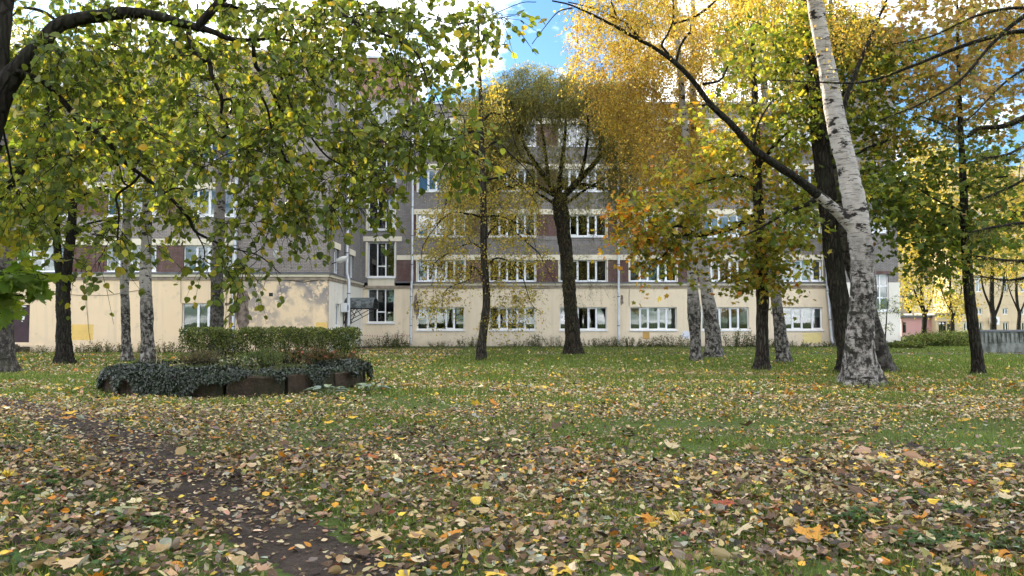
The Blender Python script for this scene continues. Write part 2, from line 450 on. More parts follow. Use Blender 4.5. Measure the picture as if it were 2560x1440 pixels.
def bark_birch(name, white, rough_h, seed):
    m, nt, out = mat(name)
    t = N(nt, 'ShaderNodeTexCoord'); s = N(nt, 'ShaderNodeSeparateXYZ'); nt.links.new(t.outputs['Object'], s.inputs[0])
    def co(sc, off=0.0):
        mp = N(nt, 'ShaderNodeMapping'); mp.inputs['Scale'].default_value = sc; mp.inputs['Location'].default_value = (seed * 1.7 + off, seed * 0.9, seed * 2.3)
        nt.links.new(t.outputs['Object'], mp.inputs[0]); return mp.outputs[0]
    tone = noise(nt, co((2, 2, 1.2)), 1.0, 5, 0.6, 0.3, 0.7)
    c = mixrgb(nt, tone, tuple(x * 0.72 for x in white), white)
    len1 = noise(nt, co((3.5, 3.5, 38)), 1.0, 5, 0.65, 0.54, 0.64)
    c = mixrgb(nt, mth(nt, 'MULTIPLY', len1, 0.75), c, (0.09, 0.075, 0.065))
    fine = noise(nt, co((14, 14, 90)), 1.0, 3, 0.6, 0.5, 0.7)
    c = mixrgb(nt, mth(nt, 'MULTIPLY', fine, 0.5), c, (0.16, 0.14, 0.125))
    scar = noise(nt, co((2.6, 2.6, 6.0), 5.0), 1.0, 6, 0.66, 0.55, 0.585)
    c = mixrgb(nt, scar, c, (0.022, 0.019, 0.017))
    # rugged dark bark at the foot
    r = N(nt, 'ShaderNodeMapRange'); r.inputs[1].default_value = rough_h; r.inputs[2].default_value = 0.2
    nt.links.new(s.outputs[2], r.inputs[0])
    plates = noise(nt, co((9, 9, 6.0), 2.0), 1.0, 7, 0.7, 0.41, 0.56)
    foot = mth(nt, 'MULTIPLY', plates, mth(nt, 'MULTIPLY', r.outputs[0], 2.4, True), True)
    c = mixrgb(nt, foot, c, (0.030, 0.026, 0.024))
    moss = noise(nt, co((2.5, 2.5, 2.0), 8.0), 1.0, 5, 0.6, 0.5, 0.7)
    c = mixrgb(nt, mth(nt, 'MULTIPLY', moss, mth(nt, 'MULTIPLY', r.outputs[0], 0.5)), c, (0.07, 0.075, 0.04))
    h = mth(nt, 'SUBTRACT', mth(nt, 'SUBTRACT', tone, len1), mth(nt, 'MULTIPLY', foot, 2.0))
    finish(nt, out, c, 0.8, 0.2, h, 0.7, 0.02)
    return m
M['birch_a'] = bark_birch('white birch bark', (0.48, 0.445, 0.42), 3.6, 1)
M['birch_b'] = bark_birch('grey birch bark', (0.36, 0.335, 0.31), 3.2, 4)
M['birch_c'] = bark_birch('dim birch bark', (0.17, 0.155, 0.14), 5.5, 7)

def soil_mat():
    m, nt, out = mat('trodden soil')
    co = objco(nt)
    a = noise(nt, co, 3.0, 8, 0.65, 0.3, 0.7); b = noise(nt, co, 40, 4, 0.6, 0.3, 0.7)
    c = mixrgb(nt, a, (0.034, 0.026, 0.022), (0.088, 0.068, 0.056))
    c = mixrgb(nt, mth(nt, 'MULTIPLY', b, 0.5), c, (0.12, 0.10, 0.085))
    finish(nt, out, c, 0.95, 0.1, mth(nt, 'ADD', b, mth(nt, 'MULTIPLY', a, 3.0)), 0.9, 0.03)
    return m
M['soil'] = soil_mat()
def lawn_mat():
    m, nt, out = mat('lawn ground')
    co = objco(nt)
    a = noise(nt, co, 0.45, 6, 0.6, 0.35, 0.65); b = noise(nt, co, 14, 6, 0.65, 0.3, 0.7); d = noise(nt, co, 60, 3, 0.6, 0.3, 0.7)
    g = mixrgb(nt, b, (0.055, 0.088, 0.022), (0.120, 0.175, 0.042))
    s = mixrgb(nt, d, (0.030, 0.024, 0.016), (0.085, 0.066, 0.040))
    c = mixrgb(nt, mth(nt, 'MULTIPLY', a, 0.45), g, s)
    finish(nt, out, c, 0.95, 0.1, b, 0.8, 0.04)
    return m
M['lawn'] = lawn_mat()
def asphalt_mat():
    m, nt, out = mat('old asphalt')
    co = objco(nt)
    a = noise(nt, co, 0.8, 6, 0.6, 0.3, 0.7); b = noise(nt, co, 70, 3, 0.6, 0.3, 0.7)
    c = mixrgb(nt, a, (0.045, 0.045, 0.048), (0.085, 0.084, 0.086)); c = mixrgb(nt, mth(nt, 'MULTIPLY', b, 0.4), c, (0.13, 0.13, 0.13))
    finish(nt, out, c, 0.85, 0.25, b, 0.4, 0.01)
    return m
M['asphalt'] = asphalt_mat()
def stone_mat(name, c1, c2, moss):
    m, nt, out = mat(name)
    co = objco(nt)
    a = noise(nt, co, 2.2, 7, 0.65, 0.3, 0.7); b = noise(nt, co, 22, 4, 0.6, 0.3, 0.7)
    c = mixrgb(nt, a, c1, c2)
    s = noise(nt, objco(nt, (2, 2, 0.7)), 1.4, 6, 0.6, 0.45, 0.62)
    c = mixrgb(nt, mth(nt, 'MULTIPLY', s, moss), c, (0.022, 0.026, 0.014))
    finish(nt, out, c, 0.92, 0.15, b, 0.6, 0.02)
    return m
M['slab'] = stone_mat('mossy concrete slab', (0.024, 0.019, 0.015), (0.105, 0.075, 0.055), 0.8)
M['fence'] = stone_mat('weathered concrete', (0.13, 0.14, 0.13), (0.30, 0.315, 0.29), 0.65)
M['step'] = stone_mat('mossy brick step', (0.06, 0.05, 0.04), (0.16, 0.13, 0.10), 0.7)
M['farwall'] = plaster_mat('beige facade', (0.62, 0.50, 0.34))
M['farpink'] = plaster_mat('pink facade', (0.62, 0.34, 0.36))
M['farwhite'] = plaster_mat('off white facade', (0.66, 0.62, 0.58))

# ------------------------------------------------------------------ ground
def geo_grid(xs, ys, dz=0.0, zf=None):
    X, Yy = np.meshgrid(xs, ys)
    Z = gz(Yy, X) + dz if zf is None else zf(X, Yy)
    V = np.stack([X, Yy, Z], -1).reshape(-1, 3)
    nx, ny = len(xs), len(ys)
    i = np.arange(nx * ny).reshape(ny, nx)
    q = np.stack([i[:-1, :-1], i[:-1, 1:], i[1:, 1:], i[1:, :-1]], -1).reshape(-1, 4)
    g = Geo(); g.add(V, [q]); return g
xs = np.concatenate([[-600, -300, -150, -90], np.linspace(-60, 60, 161), [90, 150, 300, 600]])
ys = np.concatenate([[-600, -300, -150, -80, -40, -20], np.linspace(-10, 60, 141), np.linspace(64, 120, 15), [200, 400, 800, 1500]])
lawn = geo_grid(xs, ys).build('lawn', M['lawn'], smooth=True); lawn['kind'] = 'structure'

def ribbon(pts, dz, n=60, jag=0.0, seed=0, cols=7):
    """pts: list of (x, y, halfwidth) on the ground"""
    r = np.random.default_rng(seed)
    pts = np.array(pts, float); t = np.linspace(0, len(pts) - 1, n)
    k = np.arange(len(pts))
    c = np.stack([np.interp(t, k, pts[:, j]) for j in range(3)], 1)
    for _ in range(3): c[1:-1] = 0.25 * c[:-2] + 0.5 * c[1:-1] + 0.25 * c[2:]
    d = np.gradient(c[:, :2], axis=0); d /= np.linalg.norm(d, axis=1, keepdims=True)
    nrm = np.stack([d[:, 1], -d[:, 0]], 1)
    V = []
    for j in range(cols):
        u = -1 + 2 * j / (cols - 1)
        w = c[:, 2] * u
        if j in (0, cols - 1): w = w + r.normal(0, jag, n)
        p = c[:, :2] + nrm * w[:, None]
        z = gz(p[:, 1], p[:, 0]) + dz * (1.0 if abs(u) < 0.99 else -0.3)
        V.append(np.column_stack([p, z]))
    V = np.stack(V, 1).reshape(-1, 3)
    i = np.arange(n * cols).reshape(n, cols)
    q = np.stack([i[:-1, :-1], i[:-1, 1:], i[1:, 1:], i[1:, :-1]], -1).reshape(-1, 4)
    g = Geo(); g.add(V, [q]); return g, c
def gp(px, py):
    y = gY(px, py); p = at(px, py, y); return p[0], y
pp = []
for px, py, w in ((-330, 985, .55), (-60, 1000, .5), (90, 1022, .45), (230, 1065, .42), (340, 1120, .42), (430, 1180, .42), (540, 1250, .36), (680, 1330, .33), (800, 1400, .31), (900, 1460, .30), (980, 1560, .36), (1020, 1800, .36)):
    x, y = gp(px, py); pp.append((x, y, w))
g, PATHC = ribbon(pp, 0.014, 120, 0.05, 3)
dp = g.build('dirt_path', M['soil'], smooth=True); dp['kind'] = 'structure'
g, _ = ribbon([(-9, 39.8, .5), (-6, 38.6, .9), (-3.5, 38.3, 1.0), (0, 38.9, .7), (4, 39.3, .55), (12, 39.6, .5), (24, 40.2, .6), (30, 41.0, 1.2), (38, 42.0, 1.4), (70, 44, 1.5)], 0.02, 90, 0.06, 5)
ap = g.build('asphalt_path', M['asphalt'], smooth=True); ap['kind'] = 'structure'
# bare strip of soil between the path and the house
g = geo_grid(np.linspace(-45, 27, 60), np.linspace(41.3, 53.6, 10), 0.016)
ss = g.build('soil_strip', M['soil'], smooth=True); ss['kind'] = 'structure'

# ------------------------------------------------------------------ the brick building
YM, YL, YE = 52.8, 42.6, 50.3
def X(px, Y, py=760): return float(at(px, py, Y)[0])
def Z(py, Y=YM): return float(at(1280, py, Y)[2])
XR = X(818, YL)                       # plane of the return wall
FL = [(Z(b), Z(t), Z(l)) for b, t, l in ((824, 768, 755), (703, 650, 637), (590, 536, 523), (477, 423, 410), (363.5, 310, 296))]
ZROOF = Z(261)
ZG0 = -0.75
ZC0, ZC1 = Z(718), Z(704)             # cornice underside and top
XE0, XE1 = X(2076, YM), X(2250, YE)
bld = empty('brick_building', (0, YM, -0.35), 'long five storey grey brick building with cream plastered ground floor', 'building')
BO = np.array((0, YM, -0.35))

class WallG(Geo):
    """boxes in wall coordinates: s along the wall, z up, d outwards"""
    def __init__(s, kind, plane): super().__init__(); s.kind, s.plane = kind, plane
    def wb(s, s0, s1, z0, z1, d0, d1):
        if s.kind == 'y': s.box(s0, s1, s.plane - d1, s.plane - d0, z0, z1)       # wall facing -Y
        else: s.box(s.plane + d0, s.plane + d1, s0, s1, z0, z1)                    # wall facing +X
    def holes(s, s0, s1, z0, z1, ops, th=0.4, d=0.0):
        S = sorted({s0, s1} | {v for o in ops for v in o[:2] if s0 < v < s1})
        Zs = sorted({z0, z1} | {v for o in ops for v in o[2:4] if z0 < v < z1})
        for a, b in zip(Zs[:-1], Zs[1:]):
            run = None
            for u, v in zip(S[:-1], S[1:]):
                hole = any(o[0] <= (u + v) / 2 <= o[1] and o[2] <= (a + b) / 2 <= o[3] for o in ops)
                if not hole: run = (run[0] if run else u, v)
                if hole and run: s.wb(run[0], run[1], a, b, d - th, d); run = None
            if run: s.wb(run[0], run[1], a, b, d - th, d)
    def done(s, name, m): return s.build(name, M[m], bld, origin=BO)

PROTO = {}
def window(kind, plane, s0, s1, z0, z1, layout, blind=None, sill=True, name='window', recess=0.13):
    """layout: list of relative pane widths, or list of (relative width, transom fraction or 0)"""
    w, h = s1 - s0, z1 - z0
    key = (round(w, 2), round(h, 2), str(layout))
    lay = [(l, 0) if isinstance(l, (int, float)) else l for l in layout]
    tot = sum(l[0] for l in lay)
    FR, MU = 0.07, 0.085
    if key not in PROTO:
        f = Geo()
        f.box(-w / 2, w / 2, 0, .08, 0, FR); f.box(-w / 2, w / 2, 0, .08, h - FR, h)
        f.box(-w / 2, -w / 2 + FR, 0.001, .079, FR, h - FR); f.box(w / 2 - FR, w / 2, 0.001, .079, FR, h - FR)
        x = -w / 2 + FR; iw = w - 2 * FR
        panes = []
        for k, (l, tr) in enumerate(lay):
            x1 = x + iw * l / tot
            a = x + (MU / 2 if k else 0); b = x1 - (MU / 2 if k < len(lay) - 1 else 0)
            if k < len(lay) - 1: f.box(x1 - MU / 2, x1 + MU / 2, 0.001, .079, FR, h - FR)
            z = FR
            segs = [(FR, h - FR)]
            trs = sorted(tr if isinstance(tr, tuple) else ((tr,) if tr else ()))
            if trs:
                segs, lo = [], FR
                for q in trs:
                    zz = FR + (h - 2 * FR) * q
                    f.box(a, b, 0.002, .078, zz - MU / 2, zz + MU / 2)
                    segs.append((lo, zz - MU / 2)); lo = zz + MU / 2
                segs.append((lo, h - FR))
            elif k % 2 == 1:                 # opening sash: a second thinner frame, set proud
                t = .05
                f.box(a, a + t, -.018, .05, FR, h - FR); f.box(b - t, b, -.018, .05, FR, h - FR)
                f.box(a + t, b - t, -.0175, .049, FR, FR + t); f.box(a + t, b - t, -.0175, .049, h - FR - t, h - FR)
            for lo, hi in segs: panes.append((a, b, lo, hi))
            x = x1
        fo = f.build(name, M['pvc'], bld)
        pm = []
        for a, b, lo, hi in panes:
            p = Geo(); p.box(a - .01, b + .01, .035, .047, lo - .01, hi + .01)
            po = p.build('pane', M['glass'], fo); pm.append(po)
        so_ = None
        if sill:
            sg = Geo(); sg.box(-w / 2 - .06, w / 2 + .06, -recess - .07, .0, -.07, -.012)
            sg.box(-w / 2 - .06, w / 2 + .06, -recess - .07, -recess - .055, -.11, -.07)
            so_ = sg.build('sill', M['pvc'], fo)
        PROTO[key] = (fo, pm, so_, [fo])
        first = True
    else: first = False
    fo, pm, so_, _ = PROTO[key]
    if first: o = fo; ps = pm; sl_ = so_
    else:
        o = fo.copy(); COL.objects.link(o); o.parent = bld
        for p in pm: cp(p, o)
        if so_ and sill: cp(so_, o)
    if kind == 'y':
        o.location = ((s0 + s1) / 2 - BO[0], plane + recess - BO[1], z0 - BO[2])
    else:
        o.location = (plane - recess - BO[0], (s0 + s1) / 2 - BO[1], z0 - BO[2]); o.rotation_euler = (0, 0, math.pi / 2)
    if blind:
        kindb, frac = blind
        b = Geo()
        if kindb == 'v':                                  # hanging vertical slats
            nsl = max(6, int(w * frac / 0.09)); xx = np.linspace(-w / 2 + .1, -w / 2 + .1 + (w - .2) * frac, nsl)
            for q, xv in enumerate(xx):
                yo = .16 + .025 * (q % 2)
                b.box(xv, xv + .082, yo, yo + .004, .08, h - .08)
        elif kindb == 'r':
            b.box(-w / 2 + .08, w / 2 - .08, .15, .155, h * (1 - frac), h - .07)
        else:                                             # pleated curtain
            n_ = 60; xx = np.linspace(-w / 2 + .08, -w / 2 + .08 + (w - .16) * frac, n_); yy = .2 + .03 * np.sin(np.arange(n_) * 1.4)
            V = np.concatenate([np.column_stack([xx, yy, np.full(n_, .07)]), np.column_stack([xx, yy, np.full(n_, h - .07)])])
            i = np.arange(n_ - 1); b.add(V, [np.stack([i, i + 1, i + 1 + n_, i + n_], 1)])
        b.build('blind' if kindb != 'c' else 'curtain_or_dark_backing', M['blindwhite' if kindb == 'r' else 'blind'], o)
    return o

MAINW = [(1043, 1161), (1223, 1338), (1399, 1517), (1575, 1692), (1754, 1872), (1956, 2056)]
mw = [(X(a, YM), X(b, YM)) for a, b in MAINW]
L5 = [1, .95, 1.1, .95, 1]; L4 = [.9, 1, 1, .9]
XM0, XM1 = X(1026, YM), XE0
rb = random.Random(4)
# ground floor plaster of the main range
g = WallG('y', YM); g.holes(XM0, XM1, ZG0, ZC0, [(a, b, FL[0][0], FL[0][1]) for a, b in mw]); g.done('plaster_wall', 'plaster')
g = WallG('y', YM)
for i in range(1, 5):
    z0 = FL[i][2]; z1 = FL[i + 1][0] if i < 4 else ZROOF
    g.wb(XM0, XM1, z0 + .0, z1, -.4, 0)
g.wb(X(2056, YM), XM1, ZC1, FL[1][2], -.398, -.002)
g.wb(XM0, XM0 + .2, ZC1, FL[1][2], -.398, -.002)
for i in range(2, 5): g.wb(mw[-1][1], XM1, FL[i][0], FL[i][2], -.398, -.002)
g.done('brick_wall', 'brick')
# soldier course lines: thin projecting brick string under each sill row
g = WallG('y', YM)
for i in range(2, 5): g.wb(XM0 + .02, XM1 - .02, FL[i][0] - .30, FL[i][0] - .25, 0, .025)
g.done('string_course', 'brick')
for i in range(1, 5):
    g = WallG('y', YM); g.wb(XM0, X(2060, YM), FL[i][1], FL[i][2], -.36, .035); g.done('lintel_band', 'lintel')
    edges = [XM0 + (.2 if i == 1 else 0)] + [v for w in mw for v in w]
    for k in range(0, len(edges) - 1, 2):
        z0 = ZC1 if i == 1 else FL[i][0]
        q = WallG('y', YM); q.wb(edges[k], edges[k + 1], z0, FL[i][1], -.36, -.03); q.done('red_brick_panel', 'brickred')
for k, (a, b) in enumerate(mw):
    lay = L5 if k < 5 else L4
    for i in range(5):
        bl = None
        if i == 0: bl = [('v', .35), ('c', .2), None, ('v', 1.0), ('v', .55), ('r', .45)][k]
        elif k == 5 and i == 1: bl = ('r', .92)
        else:
            t = rb.random()
            if t < .2: bl = ('r', rb.choice([.25, .4, .6]))
            elif t < .38: bl = ('c', rb.choice([.22, .4]))
        window('y', YM, a, b, FL[i][0] if not (i == 1) else ZC1 + .02, FL[i][1], lay, bl)
# window surrounds: narrow cream reveals beside the upper windows
for a, b in mw:
    for i in range(1, 5):
        z0 = ZC1 if i == 1 else FL[i][0]
        g = WallG('y', YM); g.wb(a - .09, a - .003, z0 + .01, FL[i][1] - .004, -.025, .012); g.done('window_surround', 'lintel')
        g = WallG('y', YM); g.wb(b + .003, b + .09, z0 + .01, FL[i][1] - .004, -.025, .012); g.done('window_surround', 'lintel')

def cornice(kind, plane, s0, s1, drop=0.0, e0=0.0, e1=0.0):
    g = WallG(kind, plane); g.wb(s0 - e0 * .2, s1 + e1 * .2, ZC1 - .12 - drop, ZC1 - .02 - drop, -.1, .20); g.done('cornice_ledge', 'ledge')
    g = WallG(kind, plane); g.wb(s0 - e0 * .12, s1 + e1 * .12, ZC1 - .27 - drop, ZC1 - .121 - drop, -.1, .12); g.done('cornice_band', 'lintel')
    g = WallG(kind, plane); g.wb(s0 - e0 * .06, s1 + e1 * .06, ZC0 - .06 - drop, ZC1 - .271 - drop, -.1, .06); g.done('cornice_moulding', 'brownmould')
cornice('y', YM, XM0 + .02, XM1)

# left wing (front plane YL)
XL0 = -62.0
XP = X(590, YL)
LW = [(X(36, YL), X(168, YL)), (X(262, YL), X(388, YL)), (X(456, YL), X(583, YL))]
for e in range(4): LW.insert(0, (LW[0][0] - 4.75, LW[0][0] - 1.75))
GW = [(X(455, YL), X(560, YL), Z(828, YL), Z(758, YL))]
DOOR = (X(24, YL), X(75, YL), Z(856, YL), Z(762, YL))
g = WallG('y', YL); g.holes(XL0, XP - .4, ZG0, ZC0, GW + [DOOR]); g.done('plaster_wall', 'plasterworn')
g = WallG('y', YL); g.wb(XP - .4, XR, ZG0, ZC0, -.4, 0); g.done('plaster_wall', 'plasterworn')
g = WallG('y', YL); g.wb(XL0, X(452, YL), ZG0, Z(862, YL), 0, .06); g.done('plinth', 'plasterworn')
g = WallG('y', YL)
for i in range(1, 5):
    z1 = FL[i + 1][0] if i < 4 else ZROOF
    g.wb(XL0, XP, FL[i][2], z1, -.4, 0)
g.wb(XP, XR, ZC1, ZROOF, -.4, -.002)
g.done('brick_wall', 'brickpink')
for i in range(1, 5):
    g = WallG('y', YL); g.wb(XL0, XP, FL[i][1], FL[i][2], -.36, .035); g.done('lintel_band', 'lintel')
    edges = [XL0] + [v for w in LW for v in w] + [XP]
    for k in range(0, len(edges) - 1, 2):
        z0 = ZC1 if i == 1 else FL[i][0]
        q = WallG('y', YL); q.wb(edges[k], edges[k + 1], z0, FL[i][1], -.36, -.03); q.done('red_brick_panel', 'brickred')
for k, (a, b) in enumerate(LW):
    for i in range(1, 5):
        bl = ('r', .96) if (k, i) == (4, 1) else (('r', .5) if rb.random() < .25 else None)
        window('y', YL, a, b, FL[i][0] if i > 1 else ZC1 + .02, FL[i][1], L4, bl)
a, b, z0, z1 = GW[0]
window('y', YL, a, b, z0, z1, [1, .8, 1], ('c', .45))
cornice('y', YL, XL0, XR, 0.0, 0, 1)

# return wall between wing and main range (faces +X)
RW = [(44.2, 45.4), (48.6, 49.7)]
rops = [(a, b, FL[i][0] if i > 1 else ZC1 + .02, FL[i][1]) for a, b in RW for i in range(1, 5)]
rg = [(44.6, 45.7, Z(818, 45.2), Z(760, 45.2)), (47.1, 48.3, -.2, 2.0)]
g = WallG('x', XR); g.holes(YL + .4, YM, ZG0, ZC0, rg, d=-.001); g.done('plaster_wall', 'plasterlight')
g = WallG('x', XR); g.holes(YL + .4, YM, ZC1 - .05, ZROOF, rops, d=-.003); g.done('brick_wall', 'brick')
for a, b in RW:
    for i in range(1, 5):
        q = WallG('x', XR); q.wb(a - .35, b + .35, FL[i][1], FL[i][2], -.2, .03); q.done('lintel_band', 'lintel')
        window('x', XR, a, b, FL[i][0] if i > 1 else ZC1 + .02, FL[i][1], [1, 1], ('r', .5) if rb.random() < .4 else None)
window('x', XR, *rg[0], [1, 1], None)
cornice('x', XR, YL, YM - .2)

# stair bay
YS = YM - .02
XS1 = X(1026, YS)
SW = (X(919, YS), X(986, YS))
sw = [(Z(b), Z(t)) for b, t in ((806, 722), (692, 606), (573, 488), (455, 373), (338, 252))]
ZST = Z(146)
g = WallG('y', YS); g.holes(XR, XS1, ZG0, ZC0, [(*SW, sw[0][0], sw[0][1] + 2)]); g.done('plaster_wall', 'plaster')
g = WallG('y', YS); g.holes(XR, SW[0], ZC1 - .05, ZROOF + .4, [], d=.001); g.holes(SW[1], XS1, ZC1 - .05, ZROOF + .4, [], d=.001)
g.wb(SW[0], SW[1], sw[4][1], ZROOF + .4, -.4, .001)
g.wb(SW[0], SW[1], sw[1][1], sw[2][0], -.4, .001)
g.done('brick_wall', 'brick')
g = WallG('y', YS); g.wb(SW[0], SW[1], sw[0][1], sw[1][0], -.4, -.02); g.done('spandrel', 'lintel')
for i in (2, 3):
    g = WallG('y', YS); g.wb(SW[0], SW[1], sw[i][1], sw[i + 1][0], -.4, -.02); g.done('red_brick_panel', 'brickred')
g = WallG('y', YS); g.wb(X(991, YS), XS1, FL[1][0], FL[1][1], -.3, .012); g.done('red_brick_panel', 'brickred')
for (a, b), zz in (((898, 1004), sw[1][1] + .08), ((991, 1026), FL[1][1]), ((991, 1026), FL[4][1] - .1)):
    g = WallG('y', YS); g.wb(X(a, YS), X(b, YS) - .01, zz, zz + .33, -.1, .05); g.done('lintel_band', 'lintel')
for k, (z0, z1) in enumerate(sw):
    window('y', YS, SW[0], SW[1], z0, z1, [1, (1, .30), 1], None, recess=.16)
    q = WallG('y', YS)
    q.wb(SW[0] - .16, SW[0] - .002, z0 - .05, z1 + .03, -.1, .025); q.wb(SW[1] + .002, SW[1] + .10, z0 - .05, z1 + .03, -.1, .025)
    if k: q.done('window_surround', 'lintel')
for u0, u1 in ((XR + .25, SW[0] - .1), (SW[1] + .1, XS1)):
    g = WallG('y', YS); g.wb(u0, u1, ZC1 - .10, ZC1, -.1, .15); g.done('cornice_ledge', 'ledge')
g = WallG('y', YS); g.wb(XR + .15, XS1, ZC0 - .06, ZC0 + .1, -.1, .07); g.done('cornice_moulding', 'brownmould')
# stair head above the roofs, sides leaning in a little at the right
z0, z1 = ZROOF + .4, ZST
g = Geo()
xa, xb = XR - 1.5, X(1030, YM, 200)
V = [(xa, YM, z0), (xb + .1, YM, z0), (xb + .1, YM + 6, z0), (xa, YM + 6, z0), (xa, YM, z1), (xb - .5, YM, z1), (xb - .5, YM + 6, z1), (xa, YM + 6, z1)]
g.add(V, [np.array([(0, 3, 2, 1), (4, 5, 6, 7), (0, 1, 5, 4), (1, 2, 6, 5), (2, 3, 7, 6), (3, 0, 4, 7)])])
g.build('stair_head', M['brickrose'], bld, origin=BO)
g = Geo(); g.box(xa - .15, xb - .38, YM - .15, YM + 6.1, z1, z1 + .16); g.build('stair_head_cap', M['zinc'], bld, origin=BO)

# end block at the right
XEf = XE0
tw = (X(2181, YE), X(2223, YE), Z(776, YE), Z(685, YE))
g = WallG('y', YE); g.holes(XEf, XE1, ZG0, Z(706, YE), [tw]); g.done('plaster_wall', 'plasterlight')
ups = []
g = WallG('y', YE)
for i in range(2, 5): ups.append((tw[0], tw[1], FL[i][0], FL[i][1]))
g.holes(XEf, XE1 - .06, Z(706, YE), ZROOF + .15, [(tw[0], tw[1], tw[2], tw[3])] + ups, d=-.004); g.done('brick_wall', 'brick')
window('y', YE, *tw, [(1, (.34, .68)), (1, (.34, .68))], None)
for u in ups: window('y', YE, *u, [1, 1], None)
g = WallG('y', YE); g.wb(tw[0] - .15, tw[1] + .15, tw[3], tw[3] + .2, -.2, .03); g.done('red_lintel', 'brickred')
g = Geo(); g.box(XEf, XEf + .4, YE + .4, YM, ZG0, ZROOF); g.build('brick_wall', M['brick'], bld, origin=BO)

# roof caps, rear walls, floors inside
g = Geo()
g.box(XM0 + .4, XE1, YM - .14, YM + .5, ZROOF, ZROOF + .14)
g.box(XL0, XR + .1, YL - .14, YL + .5, ZROOF, ZROOF + .14)
g.box(XR - .5, XR + .1, YL + .5, YM - .1, ZROOF + .001, ZROOF + .141)
g.box(XEf, XE1 + .1, YE - .14, YM - .16, ZROOF + .151, ZROOF + .29)
g.build('roof_edge', M['zinc'], bld, origin=BO)
g = Geo(); g.box(XL0, XR - .4, YL + .4, YM + 14, ZROOF - .3, ZROOF - .05); g.box(XR - .39, XE1 - .3, YM + .3, YM + 14, ZROOF - .3, ZROOF - .05); g.build('roof', M['roofing'], bld, origin=BO)
g = Geo(); g.box(XL0, XE1, YM + 14, YM + 14.3, ZG0, ZROOF); g.build('rear_wall', M['brick'], bld, origin=BO)
g = Geo(); g.box(XE1 - .4, XE1 - .05, YE + .4, YM + 14, ZG0, ZROOF); g.build('gable_wall', M['plasterlight'], bld, origin=BO)
g = Geo(); g.box(XL0, XL0 + .3, YL + .4, YM + 14, ZG0, ZROOF); g.build('gable_wall', M['brick'], bld, origin=BO)
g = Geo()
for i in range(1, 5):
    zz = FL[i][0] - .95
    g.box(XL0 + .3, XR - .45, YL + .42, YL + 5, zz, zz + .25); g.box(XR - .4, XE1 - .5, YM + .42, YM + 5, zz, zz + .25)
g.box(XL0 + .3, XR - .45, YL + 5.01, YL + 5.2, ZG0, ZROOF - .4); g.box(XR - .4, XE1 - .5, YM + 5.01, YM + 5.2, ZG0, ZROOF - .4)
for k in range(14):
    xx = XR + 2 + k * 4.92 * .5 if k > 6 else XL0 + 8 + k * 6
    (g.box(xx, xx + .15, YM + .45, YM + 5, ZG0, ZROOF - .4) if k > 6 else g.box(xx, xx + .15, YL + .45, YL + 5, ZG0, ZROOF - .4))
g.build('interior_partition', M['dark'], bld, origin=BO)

# door of the left wing
d = Geo(); d.box(DOOR[0], DOOR[1], YL + .08, YL + .14, DOOR[2], DOOR[3]); do = d.build('door', M['door'], bld, origin=BO)
d = Geo(); zz = DOOR[3] - .85; xx = DOOR[0] + 1.22 * (DOOR[1] - DOOR[0]) / 2
d.add([(xx - .12, YL + .076, zz), (xx + .10, YL + .076, zz + .02), (xx + .13, YL + .076, zz + .20), (xx - .05, YL + .076, zz + .22), (xx - .13, YL + .076, zz + .12)], [np.array([(0, 1, 2, 3, 4)])])
d.add([(xx - .05, YL + .076, zz - .10), (xx + .02, YL + .076, zz - .10), (xx + .02, YL + .076, zz - .05), (xx - .05, YL + .076, zz - .05)], [np.array([(0, 1, 2, 3)])])
d.build('notice', M['paper'], do, origin=BO)
d = Geo(); d.box(xx - .1, xx + .22, YL + .0, YL + .078, DOOR[3] - .13, DOOR[3] - .05); d.build('door_closer', M['lampshell'], do, origin=BO)
d = Geo(); d.box(DOOR[1] - .12, DOOR[1] - .08, YL + .03, YL + .078, DOOR[2] + .95, DOOR[2] + 1.12); d.build('handle', M['iron'], do, origin=BO)
# entrance door under the canopy
d = Geo(); d.box(XR - .16, XR - .10, 47.1, 48.3, -.2, 2.0); do2 = d.build('door', M['door'], bld, origin=BO)
d = Geo(); d.box(XR - .1, XR - .06, 47.2, 47.26, .8, 1.1); d.build('handle', M['lampshell'], do2, origin=BO)

# barrel canopy over the entrance
c0, c1, zb = 46.7, 48.8, Z(771, 47.5)
cx1 = X(938, 47.5)
n_ = 15; an = np.linspace(0, math.pi, n_)
yy = (c0 + c1) / 2 - np.cos(an) * (c1 - c0) / 2; zz = zb + np.sin(an) * .68
g = Geo()
V = np.concatenate([np.column_stack([np.full(n_, XR - .01), yy, zz]), np.column_stack([np.full(n_, cx1), yy, zz]),
                    np.column_stack([np.full(n_, XR - .01), yy * .985 + .015 * 47.75, zz - .03]), np.column_stack([np.full(n_, cx1), yy * .985 + .015 * 47.75, zz - .03])])
i = np.arange(n_ - 1)
g.add(V, [np.stack([i, i + n_, i + n_ + 1, i + 1], 1), np.stack([i + 2 * n_, i + 2 * n_ + 1, i + 3 * n_ + 1, i + 3 * n_], 1), np.stack([i + n_, i + 3 * n_, i + 3 * n_ + 1, i + n_ + 1], 1)])
m_, nt_, out_ = mat('rusty painted sheet')
f_ = noise(nt_, objco(nt_), 2.5, 7, .65, .45, .58)
finish(nt_, out_, mixrgb(nt_, f_, (0.035, 0.042, 0.044), (0.13, 0.15, 0.155)), .6, .4, f_, .2, .01)
M['canopy'] = m_
can = g.build('canopy', m_, bld, origin=BO)
g = Geo()
